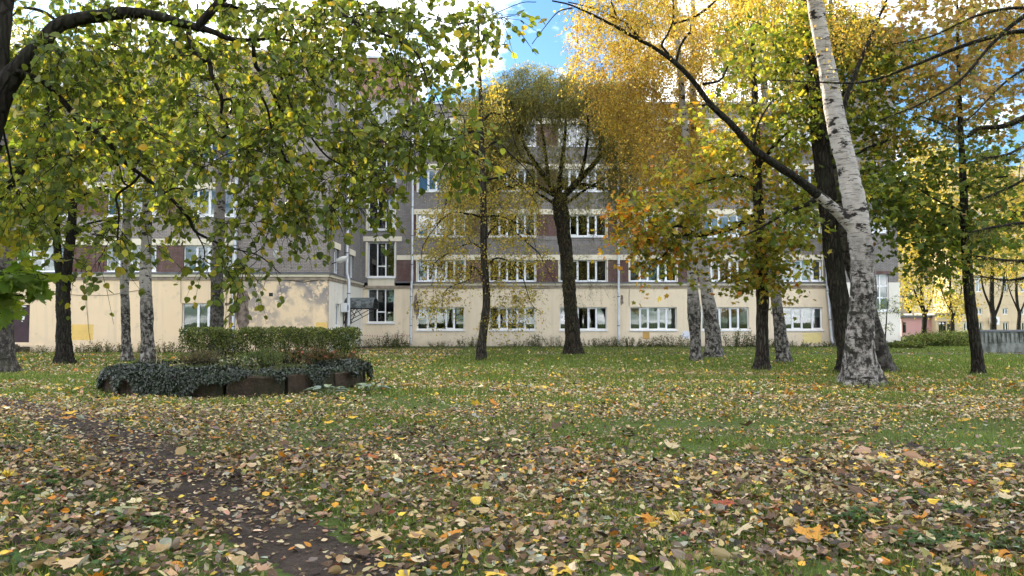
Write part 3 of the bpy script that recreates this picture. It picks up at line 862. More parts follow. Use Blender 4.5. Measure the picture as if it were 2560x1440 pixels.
for yv in (c0 + .03, c1 - .03):
    for p, q in (((XR, yv, zb - .02), (cx1, yv, zb - .02)), ((XR + .02, yv, zb - 1.0), (XR + .02, yv, zb)), ((XR + .02, yv, zb - .95), (cx1 - .1, yv, zb - .03)),
                 ((XR + .02, yv, zb - .45), (XR + .75, yv, zb - .03)), ((XR + .4, yv, zb - .03), (XR + .75, yv, zb - .5)), ((XR + .02, yv, zb - .95), (XR + .4, yv, zb - .03))):
        g.tubes(np.array([p, q]), np.array([.022, .022]), 5)
g.tubes(np.array([(cx1, c0 + .03, zb - .02), (cx1, c1 - .03, zb - .02)]), np.array([.025, .025]), 5)
g.build('bracket', M['iron'], can, origin=BO)
# steps under the entrance
g = Geo(); g.box(XR, XR + 1.3, 46.9, 48.6, ZG0, -.22); g.box(XR + 1.31, XR + 1.7, 46.9, 48.6, ZG0, -.30); g.build('step', M['slab'], bld, origin=BO)

# downpipes
def pipe(pts, r, collar=True):
    g = Geo(); P = np.array(pts, float)
    g.tubes(P, np.full(len(P), r), 10)
    o = g.build('downpipe', M['zinc'], bld, smooth=True, origin=BO)
    for k in range(len(P) - 1):
        a, b = P[k], P[k + 1]; L = np.linalg.norm(b - a)
        for t in np.arange(.8, L - .3, 2.0):
            q = a + (b - a) * t / L; dd = (b - a) / L * .03
            c = Geo(); c.tubes(np.array([q - dd, q + dd]), np.full(2, r * 1.14), 10); c.build('collar', M['ledge'], o, smooth=True, origin=BO)
    return o
for pxx in (1031, 1546):
    xx = X(pxx, YM); yp = YM - .26
    pipe([(xx, yp + .2, ZROOF - .1), (xx, yp, ZROOF - .5), (xx, yp, 4.35), (xx - .03, yp - .12, 3.9), (xx - .05, yp - .12, 0.05), (xx - .02, yp - .3, -.18)], .085)
xx = X(2066, YM)
pipe([(xx, YM - .2, ZROOF - .2), (xx, YM - .2, 4.3), (xx + .22, YM - .3, 0.1), (xx + .25, YM - .5, -.12)], .10)
xx = X(589, YL)
pipe([(xx, YL - .15, ZROOF - .2), (xx, YL - .15, 4.4), (xx, YL - .32, 3.9), (xx, YL - .32, -.1), (xx, YL - .5, -.25)], .09)
pipe([(XR + .14, 46.9, ZROOF - .2), (XR + .14, 46.9, 4.4), (XR + .34, 46.6, 3.9), (XR + .34, 46.6, .55), (XR + .3, 46.4, .3)], .10)

# lost plaster, paint patches, cables, grilles
def blob_patch(name, kind, plane, cx, cz, rx, rz, m, seed, d=.004, n=26, jag=.25):
    r = np.random.default_rng(seed); a = np.linspace(0, 2 * math.pi, n, endpoint=False)
    k = 1 + r.normal(0, jag, n); k = .25 * np.roll(k, 1) + .5 * k + .25 * np.roll(k, -1)
    s = cx + np.cos(a) * rx * k; z = cz + np.sin(a) * rz * k
    P = np.column_stack([s, np.full(n, plane - d), z]); Pb = P + np.array((0, d * .9, 0))
    g = Geo(); i = np.arange(n)
    g.add(np.concatenate([P, Pb]), [np.arange(n)[None, :], np.stack([i, i + n, (i + 1) % n + n, (i + 1) % n], 1)])
    return g.build(name, M[m], bld, origin=BO)
def rect_patch(name, plane, a, b, t, u, m, d=.004):
    g = WallG('y', plane); g.wb(X(a, plane), X(b, plane), Z(u, plane), Z(t, plane), .0005, d); return g.done(name, m)
rect_patch('paint_patch', YL, 177, 235, 811, 850, 'patchyellow')
rect_patch('paint_patch', YM, 1606, 1623, 829, 848, 'patchochre')
blob_patch('paint_patch', 'y', YM, X(1716, YM), Z(837), .33, .28, 'patchblue', 8, jag=.06)
rect_patch('paint_patch', YM, 2005, 2052, 832, 858, 'patchpale')
rect_patch('paint_patch', YL, 790, 818, 806, 826, 'patchyellow')
blob_patch('lost_plaster', 'y', YL, X(606, YL), Z(780, YL), .42, 1.25, 'scar', 5, jag=.22)
blob_patch('lost_plaster', 'y', YL, X(578, YL), Z(800, YL), .10, .8, 'scar', 9, jag=.3)
blob_patch('lost_plaster', 'y', YM, X(1017, YM), Z(733), .38, .36, 'scar', 12)
blob_patch('lost_plaster', 'y', YM, X(1041, YM), Z(765), .16, .85, 'scar', 14)
blob_patch('lost_plaster', 'y', YM, X(1555, YM), Z(750), .10, .35, 'scar', 15)
rect_patch('wall_opening', YL, 672, 682, 732, 741, 'iron')
rect_patch('wall_opening', YL, 562, 572, 757, 764, 'scar')
for a in (1272, 1633, 2000):
    g = WallG('y', YM)
    for k in range(6): g.wb(X(a + k * 3.2, YM), X(a + k * 3.2 + 1.6, YM), Z(868), Z(860), .001, .03)
    g.done('vent_grille', 'iron')
def cable(pts, Yp, r=.012):
    P = np.array([at(x, y, Yp - .03) for x, y in pts]); g = Geo(); g.tubes(P, np.full(len(P), r), 4); return g.build('cable', M['cable'], bld, origin=BO)
cable([(1050, 717), (1150, 722), (1260, 716), (1350, 722), (1450, 716), (1546, 720), (1570, 718), (1720, 717), (1900, 722), (2060, 719)], YM)
cable([(1573, 719), (1573, 766)], YM)
cable([(60, 727), (95, 726), (145, 735), (200, 738), (270, 738), (350, 725)], YL)
cable([(30, 748), (75, 749), (112, 748)], YL)
cable([(215, 695), (217, 770), (222, 830), (228, 862)], YL)
cable([(452, 690), (452, 757), (455, 758)], YL)
cable([(240, 690), (330, 701), (450, 694), (560, 703), (700, 698), (760, 705), (815, 697)], YL, .02)
cable([(905, 725), (950, 716), (1020, 719)], YM)
# striped barrier tape stretched along the stair bay
g = Geo()
tp = np.linspace(0, 1, 40)
for k in range(39):
    if k % 2: continue
    a = at(905 + 120 * tp[k], 838 + 2.5 * math.sin(tp[k] * 3.1), YM - .9); b = at(905 + 120 * tp[k + 1], 838 + 2.5 * math.sin(tp[k + 1] * 3.1), YM - .9)
    g.tubes(np.array([a, b]), np.array([.022, .022]), 4)
tape_r = g.build('stripe', flat('red tape', (0.45, 0.05, 0.04), .5, .3, .05))
g = Geo()
P = np.array([at(905 + 120 * t, 838 + 2.5 * math.sin(t * 3.1), YM - .9) for t in tp]); g.tubes(P, np.full(40, .019), 4)
tape = g.build('barrier_tape', M['paper']); tag(tape, 'thin red and white barrier tape stretched low under the stair window', 'tape')
tape_r.parent = tape

# wall lamps
def wall_lamp(base, dirv, label):
    base = np.array(base, float); dirv = np.array(dirv, float); dirv /= np.linalg.norm(dirv)
    e = empty('wall_lamp', tuple(base), label, 'lamp', 'lamps on the wing')
    g = Geo(); g.tubes(np.array([base - dirv * .05, base + dirv * .35 + (0, 0, .10)]), np.array([.03, .03]), 7); g.build('arm', M['iron'], e, origin=base)
    n = 9; t = np.linspace(0, 1, n); P = base + dirv * .25 + np.outer(t, dirv * .75) + np.outer(t, (0, 0, .22)) + np.array((0, 0, .10))
    R = .06 + .10 * np.sin(np.clip(t * 1.15, 0, 1) * math.pi) ** .6; R[-1] = .05
    g = Geo(); g.tubes(P, R, 10); i0 = np.arange(10)
    g.build('shell', M['lampshell'], e, smooth=True, origin=base)
    g = Geo(); P2 = P[2:8] - np.array((0, 0, .07)); g.tubes(P2, R[2:8] * .75, 8); g.build('lens', M['pvc'], e, smooth=True, origin=base)
wall_lamp(at(702, 657, YL), (-.12, -1, .35), 'grey street style lamp on the brick front of the left wing')
wall_lamp((XR, 43.6, Z(660, 43.6)), (1, -.15, .1), 'grey street style lamp projecting from the corner of the left wing')
lb = at(1047, 752, YM - .35)
e = empty('bulb_lamp', tuple(lb), 'small hanging lamp on a hooked arm beside the downpipe', 'lamp')
g = Geo(); P = np.array([(lb[0] - .15, YM, lb[2] + .7), (lb[0], YM - .2, lb[2] + .85), (lb[0], lb[1], lb[2] + .6), (lb[0], lb[1], lb[2])]); g.tubes(P, np.full(4, .018), 6); g.build('arm', M['iron'], e, origin=lb)
g = Geo(); P = np.array([(lb[0], lb[1], lb[2] + .02), (lb[0], lb[1], lb[2] - .08), (lb[0], lb[1], lb[2] - .17)]); g.tubes(P, np.array([.05, .17, .14]), 10); g.build('shade', M['iron'], e, smooth=True, origin=lb)
# air conditioner boxes
def aircon(c, sx, sy, sz, label, face):
    c = np.array(c, float); e = empty('air_conditioner', tuple(c), label, 'air conditioner')
    g = Geo(); g.box(c[0] - sx / 2, c[0] + sx / 2, c[1] - sy / 2, c[1] + sy / 2, c[2] - sz / 2, c[2] + sz / 2); g.build('case', M['pvc'], e, origin=c)
    g = Geo(); a = np.linspace(0, 2 * math.pi, 20, endpoint=False); r = min(sz, max(sx, sy)) * .36
    if face == 'y': V = [(c[0] - .1 * sx + r * math.cos(t), c[1] - sy / 2 - .006, c[2] + r * math.sin(t)) for t in a]
    else: V = [(c[0] + sx / 2 + .006, c[1] + r * math.cos(t), c[2] + r * math.sin(t)) for t in a]
    g.add(V, [np.arange(20)[None, :]]); g.build('fan_grille', M['ledge'], e, origin=c)
aircon((XR + .20, 46.25, Z(769, 46.2)), .34, .75, .55, 'white air conditioner box under the barrel canopy', 'x')

# step of loose mossy bricks by the door
e = empty('brick_step', (DOOR[0] + .6, YL - .9, -.35), 'low mossy step of stacked bricks before the dark door', 'step')
ro = np.array(e.location)
bm_ = Geo(); bm_.box(-.125, .125, -.06, .06, 0, .066); b0 = bm_.build('brick', M['step'], e)
rr = random.Random(7); first = True
for row in range(7):
    for j in range(8 if row < 5 else 6):
        o = b0 if first else cp(b0, e); first = False
        o.location = (-.95 + j * .27 + (row % 2) * .11 + rr.uniform(-.02, .02), -.1 + rr.uniform(-.05, .05), row * .07); o.rotation_euler = (0, 0, rr.uniform(-.15, .15))
g = Geo(); g.box(DOOR[0] - .4, DOOR[1] + .1, YL - .95, YL - .02, ZG0, -.02); g.build('step_core', M['step'], e, origin=ro)

# ------------------------------------------------------------------ trees
def smooth_line(pts, n):
    pts = np.array(pts, float)
    if len(pts) < 3:
        t = np.linspace(0, 1, n)[:, None]; return pts[0] * (1 - t) + pts[-1] * t
    p = np.vstack([2 * pts[0] - pts[1], pts, 2 * pts[-1] - pts[-2]])
    out = []
    ts = np.linspace(0, len(pts) - 1, n)
    for t in ts:
        i = min(int(t), len(pts) - 2); u = t - i
        a, b, c, d = p[i], p[i + 1], p[i + 2], p[i + 3]
        out.append(.5 * (2 * b + (c - a) * u + (2 * a - 5 * b + 4 * c - d) * u * u + (3 * b - a - 3 * c + d) * u ** 3))
    return np.array(out)

FEET = []
class Tree:
    def __init__(s, name, label, base_px, base_py, Y=None, seed=1, cat='tree', group=None):
        s.Y = gY(base_px, base_py) if Y is None else Y
        b = at(base_px, base_py, s.Y)
        s.base = np.array((b[0], s.Y, float(gz(s.Y, b[0]))))
        s.root = empty(name, tuple(s.base), label, cat, group)
        s.rng = np.random.default_rng(seed)
        s.nodes, s.nrad, s.ndir = [], [], []
        s.trunk, s.br, s.lf = Geo(), Geo(), Geo()
        s.leafrec = []
        FEET.append(s)
    def w(s, px, py, dY=0.0): return at(px, py, s.Y + dY)
    def limb(s, pts, trunk=False, sides=9, rough=.06, dY=0.0, flare=0.0, n=None, dY1=None, wob=0.0):
        """pts: (px, py, width px[, dY])"""
        k = len(pts); Q = []
        for j, p in enumerate(pts):
            d = p[3] if len(p) > 3 else (dY if dY1 is None else dY + (dY1 - dY) * j / (k - 1))
            yy = s.Y + d; Q.append([*at(p[0], p[1], yy), p[2] / 2 * yy / F])
        n = n or max(8, 5 * k)
        P = smooth_line(Q, n); R = np.maximum(P[:, 3], .002); P = P[:, :3].copy()
        if trunk: P[0, 2] = s.base[2] - .06
        if wob > 0:
            L = np.linalg.norm(P[-1] - P[0]); h = np.linspace(0, 1, n)
            for q in range(3): P[1:-1] += (s.rng.normal(0, wob * L / (q + 1), 3)[None, :] * np.sin(h * math.pi * (2 + 3 * q) + s.rng.uniform(0, 6))[:, None])[1:-1] * .25
        g = s.trunk if trunk else s.br
        T = np.gradient(P, axis=0); T /= np.linalg.norm(T, axis=1, keepdims=True) + 1e-9
        ref = np.array((0, 1.0, 0)) if abs(T.mean(0)[1]) < .8 else np.array((1.0, 0, 0))
        A = np.cross(T, ref); A /= np.linalg.norm(A, axis=1, keepdims=True) + 1e-9; B = np.cross(T, A)
        an = np.arange(sides) / sides * 2 * math.pi
        hz = np.concatenate([[0], np.cumsum(np.linalg.norm(np.diff(P, axis=0), axis=1))])
        rr = np.ones((n, sides))
        for q in range(6):
            ph = s.rng.uniform(0, 6.28, 2); m_ = s.rng.integers(1, 5)
            rr += rough * .5 * np.sin(an[None, :] * m_ + ph[0] + hz[:, None] * s.rng.uniform(-2.5, 2.5)) * np.sin(hz[:, None] * s.rng.uniform(.5, 5) + ph[1])
        rr += s.rng.normal(0, rough * .45, (n, sides))
        if trunk:
            nk = s.rng.normal(0, 1, (n // 4 + 2, sides)); hk = np.linspace(0, n // 4 + 1, n)
            i_ = np.minimum(hk.astype(int), n // 4); f_ = (hk - i_)[:, None]; rr += rough * .6 * (nk[i_] * (1 - f_) + nk[i_ + 1] * f_)
        if flare > 0:
            f = np.exp(-hz / (R[0] * 1.5))[:, None]; f3 = np.exp(-hz / (R[0] * .8))[:, None]
            ph = s.rng.uniform(0, 6)
            rr += flare * f * (1 + .5 * np.sin(an[None, :] * 5 + ph)) + flare * 1.1 * f3 * np.clip(np.sin(an[None, :] * 5 + ph), 0, 1) ** 2
        V = P[:, None, :] + (R[:, None] * rr)[:, :, None] * (A[:, None, :] * np.cos(an)[None, :, None] + B[:, None, :] * np.sin(an)[None, :, None])
        idx = np.arange(n * sides).reshape(n, sides)
        a = idx[:-1]; b = np.roll(idx, -1, 1)[:-1]; c = np.roll(idx, -1, 1)[1:]; d = idx[1:]
        g.add(V.reshape(-1, 3), [np.stack([a, b, c, d], -1).reshape(-1, 4)])
        s.nodes += list(P); s.nrad += list(R); s.ndir += list(T)
        return P
    def targets(s, blobs, n):
        wts = np.array([(b[6] if len(b) > 6 else 1.0) * b[2] * b[3] for b in blobs], float); wts /= wts.sum()
        out = []
        for k in s.rng.choice(len(blobs), n, p=wts):
            b = blobs[k]
            while True:
                v = s.rng.uniform(-1, 1, 3)
                if v @ v <= 1: break
            dY = (b[4] if len(b) > 4 else 0) + v[1] * (b[5] if len(b) > 5 else 2.0)
            out.append(at(b[0] + v[0] * b[2], b[1] + v[2] * b[3], s.Y + dY))
        return np.array(out)
    def grow(s, tg, droop=0.15, rmax=.03, rend=.004, minh=None, wiggle=.12, m=7, sides=4, upw=0.6):
        """connect every target to the nearest wood with a curved branch; returns the branch lines"""
        nd = np.array(s.nodes); nr = np.array(s.nrad); dr = np.array(s.ndir)
        if minh is not None:
            k = nd[:, 2] > s.base[2] + minh; nd, nr, dr = nd[k], nr[k], dr[k]
        d0 = np.min(np.linalg.norm(tg[:, None, :] - nd[None], axis=2), axis=1)
        paths, rads = [], []
        for q in np.argsort(d0):
            t = tg[q]; dv = t[None] - nd; ds = np.linalg.norm(dv, axis=1)
            cost = ds * (1 + upw * np.clip(-dv[:, 2] / (ds + 1e-6), 0, 1)) + .15 * ds * (1 - np.einsum('ij,ij->i', dv, dr) / (ds + 1e-6))
            cost = np.where(ds < .05, 1e9, cost)
            i = int(np.argmin(cost)); a = nd[i]; L = ds[i]
            side = dr[i] * .35 * L + (t - a) * .35
            c1 = a + side + s.rng.normal(0, wiggle * L, 3) + np.array((0, 0, droop * L * .6))
            c2 = t - (t - a) * .25 + s.rng.normal(0, wiggle * L * .6, 3) + np.array((0, 0, droop * L))
            u = np.linspace(0, 1, m)[:, None]
            P = (1 - u) ** 3 * a + 3 * (1 - u) ** 2 * u * c1 + 3 * (1 - u) * u * u * c2 + u ** 3 * t
            P[1:-1] += s.rng.normal(0, .018 * L, (m - 2, 3))
            r0 = min(nr[i] * .75, rmax, rend + .014 * L); r0 = max(r0, rend)
            R = np.linspace(r0, rend, m)
            paths.append(P); rads.append(R)
            T = np.gradient(P, axis=0); T /= np.linalg.norm(T, axis=1, keepdims=True) + 1e-9
            nd = np.vstack([nd, P[2:]]); nr = np.concatenate([nr, R[2:]]); dr = np.vstack([dr, T[2:]])
        s.br.tubes(np.array(paths), np.array(rads), sides)
        return np.array(paths)
    def foliate(s, paths, twigs, tw_len, per, tpl, size, cols, wts=None, droop=-.3, spread=.10, clump=.8, trad=.0025, jit=.2, upbias=.6, cfun=None, tpts=3, fr=(.35, 1.0), sx=(.8, 1.1), wood=True):
        r = s.rng; n, m, _ = paths.shape
        k = n * twigs
        pi = np.repeat(np.arange(n), twigs)
        u = r.uniform(fr[0], fr[1], k) * (m - 1); i0 = np.minimum(u.astype(int), m - 2); f = (u - i0)[:, None]
        st = paths[pi, i0] * (1 - f) + paths[pi, i0 + 1] * f
        dirs = paths[pi, i0 + 1] - paths[pi, i0]; dirs /= np.linalg.norm(dirs, axis=1, keepdims=True) + 1e-9
        dirs = dirs * .6 + r.normal(0, .65, (k, 3)); dirs[:, 2] += droop * .5
        dirs /= np.linalg.norm(dirs, axis=1, keepdims=True) + 1e-9
        L = tw_len * r.uniform(.5, 1.3, k)
        t = np.linspace(0, 1, tpts)
        P = st[:, None, :] + dirs[:, None, :] * (L[:, None] * t[None])[:, :, None]
        P[:, :, 2] += droop * (L[:, None] * t[None] ** 2)
        R = np.repeat(np.linspace(trad, trad * .45, tpts)[None], k, 0)
        if wood: s.br.tubes(P, R, 3)
        # leaves along the twigs
        q = np.repeat(np.arange(k), per); nl = len(q)
        v = r.uniform(.15, 1.05, nl) * (tpts - 1); v = np.clip(v, 0, tpts - 1.001); j = v.astype(int); g = (v - j)[:, None]
        pos = P[q, j] * (1 - g) + P[q, j + 1] * g
        pos = pos + r.normal(0, spread, (nl, 3)) * np.array((1, 1, .7))
        tip = r.normal(0, .55, (nl, 3)) + dirs[q] * .5; tip[:, 2] -= .45
        nrm = r.normal(0, 1 - upbias, (nl, 3)); nrm[:, 2] += upbias
        S = size * np.exp(r.normal(0, .18, nl))
        C = cfun(pos, nl) if cfun else pal(r, nl, cols, wts, jit)
        Rm = frames(tip, nrm)
        sxx = r.uniform(sx[0], sx[1], nl)
        cu = r.normal(0, .25, nl)
        s.leafrec.append((tpl, pos, Rm, S, C, cu, sxx))
    def finish(s, tmat, bmat='twig', parts=0, leafname='leaf', lmat='leaf', nparts_min=0):
        s.trunk.build('trunk', M[tmat], s.root, smooth=True, origin=s.base) if s.trunk.V else None
        if s.br.V: s.br.build('branches', M[bmat], s.root, smooth=True, origin=s.base, kind='stuff')
        if s.leafrec:
            if parts:
                rec = s.leafrec[0]
                x, y, d = pxof(rec[1]); app = rec[3] / d
                ok = (x > 20) & (x < 2540) & (y > 15) & (y < 1430)
                order = np.argsort(np.where(ok, -app, 1))[:parts]
                # one mesh for each of a set of tints, shared between leaves
                C = rec[4][order]; tint = np.argsort(np.argsort(C[:, 0] / (C[:, 1] + 1e-6))) * 10 // max(1, len(order))
                protos = {}
                for tix in range(10):
                    sel = np.where(tint == tix)[0]
                    if len(sel) == 0: continue
                    g = Geo(); g.leaves(rec[0], np.zeros((1, 3)), np.eye(3)[None], np.ones(1), C[sel].mean(0)[None], np.array([.2]))
                    protos[tix] = (g, sel)
                for tix, (g, sel) in protos.items():
                    o0 = None
                    for a in sel:
                        i = order[a]
                        if o0 is None: o0 = g.build(leafname, M[lmat], s.root); o = o0
                        else: o = cp(o0, s.root)
                        mm = Matrix([[*(rec[2][i][r_] * rec[3][i]), rec[1][i][r_] - s.base[r_]] for r_ in range(3)] + [[0, 0, 0, 1]])
                        o.matrix_local = mm
                keep = np.ones(len(rec[1]), bool); keep[order] = False
                s.leafrec[0] = tuple([rec[0]] + [z[keep] for z in rec[1:]])
            for tpl, pos, Rm, S, C, cu, sxx in s.leafrec: s.lf.leaves(tpl, pos, Rm, S, C, cu, sxx)
            s.lf.build('crown', M[lmat], s.root, kind='stuff', origin=s.base)
        return s.root

GOLD = [(.50, .35, .06), (.45, .28, .05), (.52, .41, .09), (.35, .24, .06), (.31, .27, .07)]
BRONZE = [(.33, .22, .075), (.28, .18, .065), (.38, .27, .08), (.25, .185, .07), (.28, .25, .08)]
MAPLE = [(.19, .215, .04), (.27, .27, .045), (.37, .33, .055), (.13, .165, .035), (.46, .32, .055), (.44, .23, .04)]
GREEN = [(.10, .145, .03), (.145, .19, .035), (.20, .23, .04), (.075, .11, .03), (.32, .31, .05)]
LIND = [(.115, .155, .034), (.155, .190, .038), (.080, .115, .034), (.21, .24, .042), (.38, .33, .05), (.28, .26, .05)]
YELG = [(.26, .27, .04), (.34, .32, .05), (.18, .215, .035), (.42, .34, .055)]

# --- the big white birch at the right
t = Tree('birch_tree', 'thickest white birch, leaning left, rugged dark foot and long left limb', 2150, 966, seed=11)
t.limb([(2152, 968, 74), (2150, 900, 70), (2152, 820, 62), (2158, 730, 60), (2155, 640, 56), (2142, 540, 54), (2122, 440, 50), (2098, 340, 46), (2078, 230, 44), (2058, 120, 40), (2040, 20, 38), (2022, -80, 34), (2005, -200, 28)], True, 34, .05, flare=.42, n=120)
t.br, keep_br = t.trunk, t.br
t.limb([(2166, 660, 20, 0), (2152, 612, 36, 0), (2132, 566, 36, -.01), (2100, 534, 29, -.06), (2060, 500, 25.5, -.15), (2045, 488, 24, -.19)], sides=14, rough=.06, n=30)
t.br = keep_br
t.limb([(2062, 502, 24, -.145), (2050, 492, 23.6, -.17), (2000, 452, 20.5, -.3), (1930, 405, 18.5, -.5), (1880, 368, 17.5, -.7), (1830, 312, 15.5, -.85), (1780, 265, 14.5, -1), (1735, 205, 13, -1.1), (1692, 160, 12, -1.2), (1640, 122, 9.5, -1.3), (1590, 95, 9, -1.4), (1530, 62, 7, -1.5), (1480, 36, 5.5, -1.6), (1425, 12, 4.5, -1.6), (1380, 2, 4, -1.6)], sides=12, rough=.10)
for p in ([(1692, 160, 8), (1665, 128, 7), (1655, 110, 6), (1672, 80, 5), (1684, 40, 4), (1680, -30, 3)], [(1690, 158, 7), (1700, 118, 6), (1720, 85, 6), (1728, 84, 4)], [(1600, 98, 8), (1560, 55, 7), (1545, 48, 6), (1530, 10, 4), (1520, -30, 3)],
          [(1545, 48, 5), (1480, 20, 4), (1420, 5, 3)], [(1800, 285, 6), (1770, 262, 6), (1757, 264, 8)], [(1757, 210, 8), (1800, 200, 6), (1820, 165, 4)], [(1885, 365, 8), (1890, 330, 5), (1905, 290, 4), (1935, 245, 3)],
          [(1430, 20, 4), (1395, 30, 3), (1360, 70, 2), (1330, 110, 2)], [(1684, 60, 5), (1740, 40, 6), (1790, 0, 5), (1810, -40, 4)]):
    t.limb(p, sides=6, dY=-1.2, dY1=-1.5)
t.limb([(2100, 330, 14), (2110, 265, 13), (2135, 190, 12), (2165, 120, 10), (2195, 50, 7), (2230, -30, 5)], sides=7, dY=.5, dY1=1.0)
tg = t.targets([(1540, 20, 110, 70, -1, 1.2), (1680, 10, 120, 70, -1, 1.2), (2010, -130, 230, 80, 0, 2.5), (2130, 60, 100, 75, .5, 1.5), (1880, -40, 130, 60, -.5, 1.5)], 150)
pth = t.grow(tg, .05, .02, .003)
t.foliate(pth, 7, .55, 9, 'diamond', .062, GOLD, [3, 3, 3, 1, 1], -.55, .10)
t.finish('birch_a')

# --- birches of the middle group
def birch(name, label, base, trunk, blobs, ntg, seed, bark, cols=GOLD, w=None, twigs=8, per=9, size=.06, dens=1.7, Y=None, tw=.7, droop=-.7, lim=(), group=None, flare=.3):
    t = Tree(name, label, base[0], base[1], Y, seed, group=group)
    t.limb(trunk, True, 20, .05, flare=flare * 1.3, n=80, wob=.004)
    for l in lim: t.limb(l, sides=7)
    tg = t.targets(blobs, int(ntg * .8)); per = int(per * 1.9); size = size * 1.25; twigs = int(twigs * 1.15); tw = tw * 1.25
    pth = t.grow(tg, .12, .035, .004, minh=2.0)
    def cf(pos, n):
        c = pal(t.rng, n, cols, w, .2); k = pnoise(pos, 1.1, seed)
        c[:, :3] *= (1 + .22 * k)[:, None]; return np.clip(c, 0, 1)
    t.foliate(pth, twigs, tw, per, 'diamond', size, cols, w, droop * 1.2, .06, cfun=cf, fr=(.5, 1.0))
    t.finish(bark)
    return t
birch('birch_tree', 'slim birch with a dark swollen knot, left of the paired birches', (1740, 905),
      [(1740, 905, 27), (1739, 840, 27), (1735, 790, 32), (1733, 755, 31), (1731, 700, 25), (1727, 600, 23), (1722, 480, 21), (1712, 330, 18), (1700, 180, 15), (1690, 50, 12), (1685, -70, 9)],
      [(1530, 110, 110, 120, 0, 2.5), (1660, 90, 130, 150, 0, 2.8), (1620, 330, 120, 130, 0, 2.6), (1690, 430, 110, 70, 0, 2.2), (1560, 240, 90, 100, 0, 2.2, .7)], 300, 21, 'birch_b', GOLD + BRONZE, [3, 3, 3, 2, 1, 2, 2, 2, 1, 1], 8, 11, .07)
birch('birch_tree', 'thicker birch of the pair, leaning left, dark mottled foot', (1786, 897),
      [(1786, 897, 38), (1778, 820, 35), (1767, 740, 31), (1757, 640, 28), (1748, 540, 26), (1740, 450, 24), (1735, 330, 20), (1732, 150, 14), (1730, -70, 9)],
      [(1760, 80, 130, 130, 0, 2.8), (1640, 230, 120, 130, .5, 2.8), (1860, 60, 130, 100, 0, 2.8), (1740, 300, 110, 110, 0, 2.4), (1800, 400, 100, 80, 0, 2.2, .7)], 280, 22, 'birch_b', GOLD + BRONZE, [4, 4, 4, 2, 1, 1, 1, 1, 1, 1], 8, 11, .07)
birch('birch_tree', 'pale birch leaning left, right of the slender dark maple', (1957, 910),
      [(1958, 910, 32), (1950, 830, 29), (1939, 730, 26), (1928, 600, 24), (1922, 470, 22), (1915, 300, 18), (1905, 100, 14), (1900, -60, 9)],
      [(1900, 50, 130, 110, 0, 2.5), (1960, -20, 130, 80, 0, 2), (1840, 170, 80, 80, 0, 2), (1990, 170, 70, 90, 0, 2)], 190, 23, 'birch_b', GOLD + YELG, [3, 3, 3, 1, 1, 3, 3, 1, 2], 8, 10, .065)
birch('birch_tree', 'dark birch leaning steeply left behind the thickest birch', (2206, 932),
      [(2208, 932, 46), (2192, 860, 42), (2176, 790, 38), (2150, 720, 32), (2124, 655, 26), (2110, 590, 22), (2100, 530, 20), (2088, 420, 18), (2080, 300, 15), (2078, 150, 11), (2076, -40, 8)],
      [(2080, 40, 110, 90, 0, 2), (2140, 100, 70, 70, 0, 2), (2250, 330, 90, 60, 0, 2, .5)], 110, 24, 'birch_c', BRONZE + GOLD, None, 7, 9, .065)

# --- maples
def maple(name, label, base, trunk, lims, blobs, ntg, seed, bark, cols, w=None, twigs=6, per=5, size=.14, parts=0, cfun=None, rm=.05, tpl='maple_s', Y=None, flare=.25, droop=-.25, tw=.5, dens=None):
    t = Tree(name, label, base[0], base[1], Y, seed)
    t.limb(trunk, True, 22, .055, flare=flare * 1.6, n=80, wob=.003)
    for l in lims: t.limb(l, sides=8, dY=0, dY1=-.6)
    tg = t.targets(blobs, ntg)
    pth = t.grow(tg, .10, rm, .004, minh=1.6)
    cf = None
    if cfun: cf = lambda pos, n: cfun(t, pos, n)
    t.foliate(pth, twigs, tw * 1.5, per, tpl, size, cols, w, droop, .10, cfun=cf, upbias=.68, fr=(.3, 1.0))
    t.finish(bark, parts=parts)
    return t
def mix_side(t, pos, n):       # orange at the outer left, greener towards the trunk
    x, y, d = pxof(pos)
    c = pal(t.rng, n, MAPLE, [3, 3, 3, 2, 1.5, .5], .22)
    o = pal(t.rng, n, [(.52, .27, .03), (.50, .19, .025), (.50, .36, .04)], [2, 2, 2], .2)
    p = np.clip((1690 - x) / 130, 0.03, .9) * (.6 + .4 * pnoise(pos, 1.6, 5)) + .10 * (pnoise(pos, 2.0, 9) > .35)
    return np.where((t.rng.random(n) < p)[:, None], o, c)
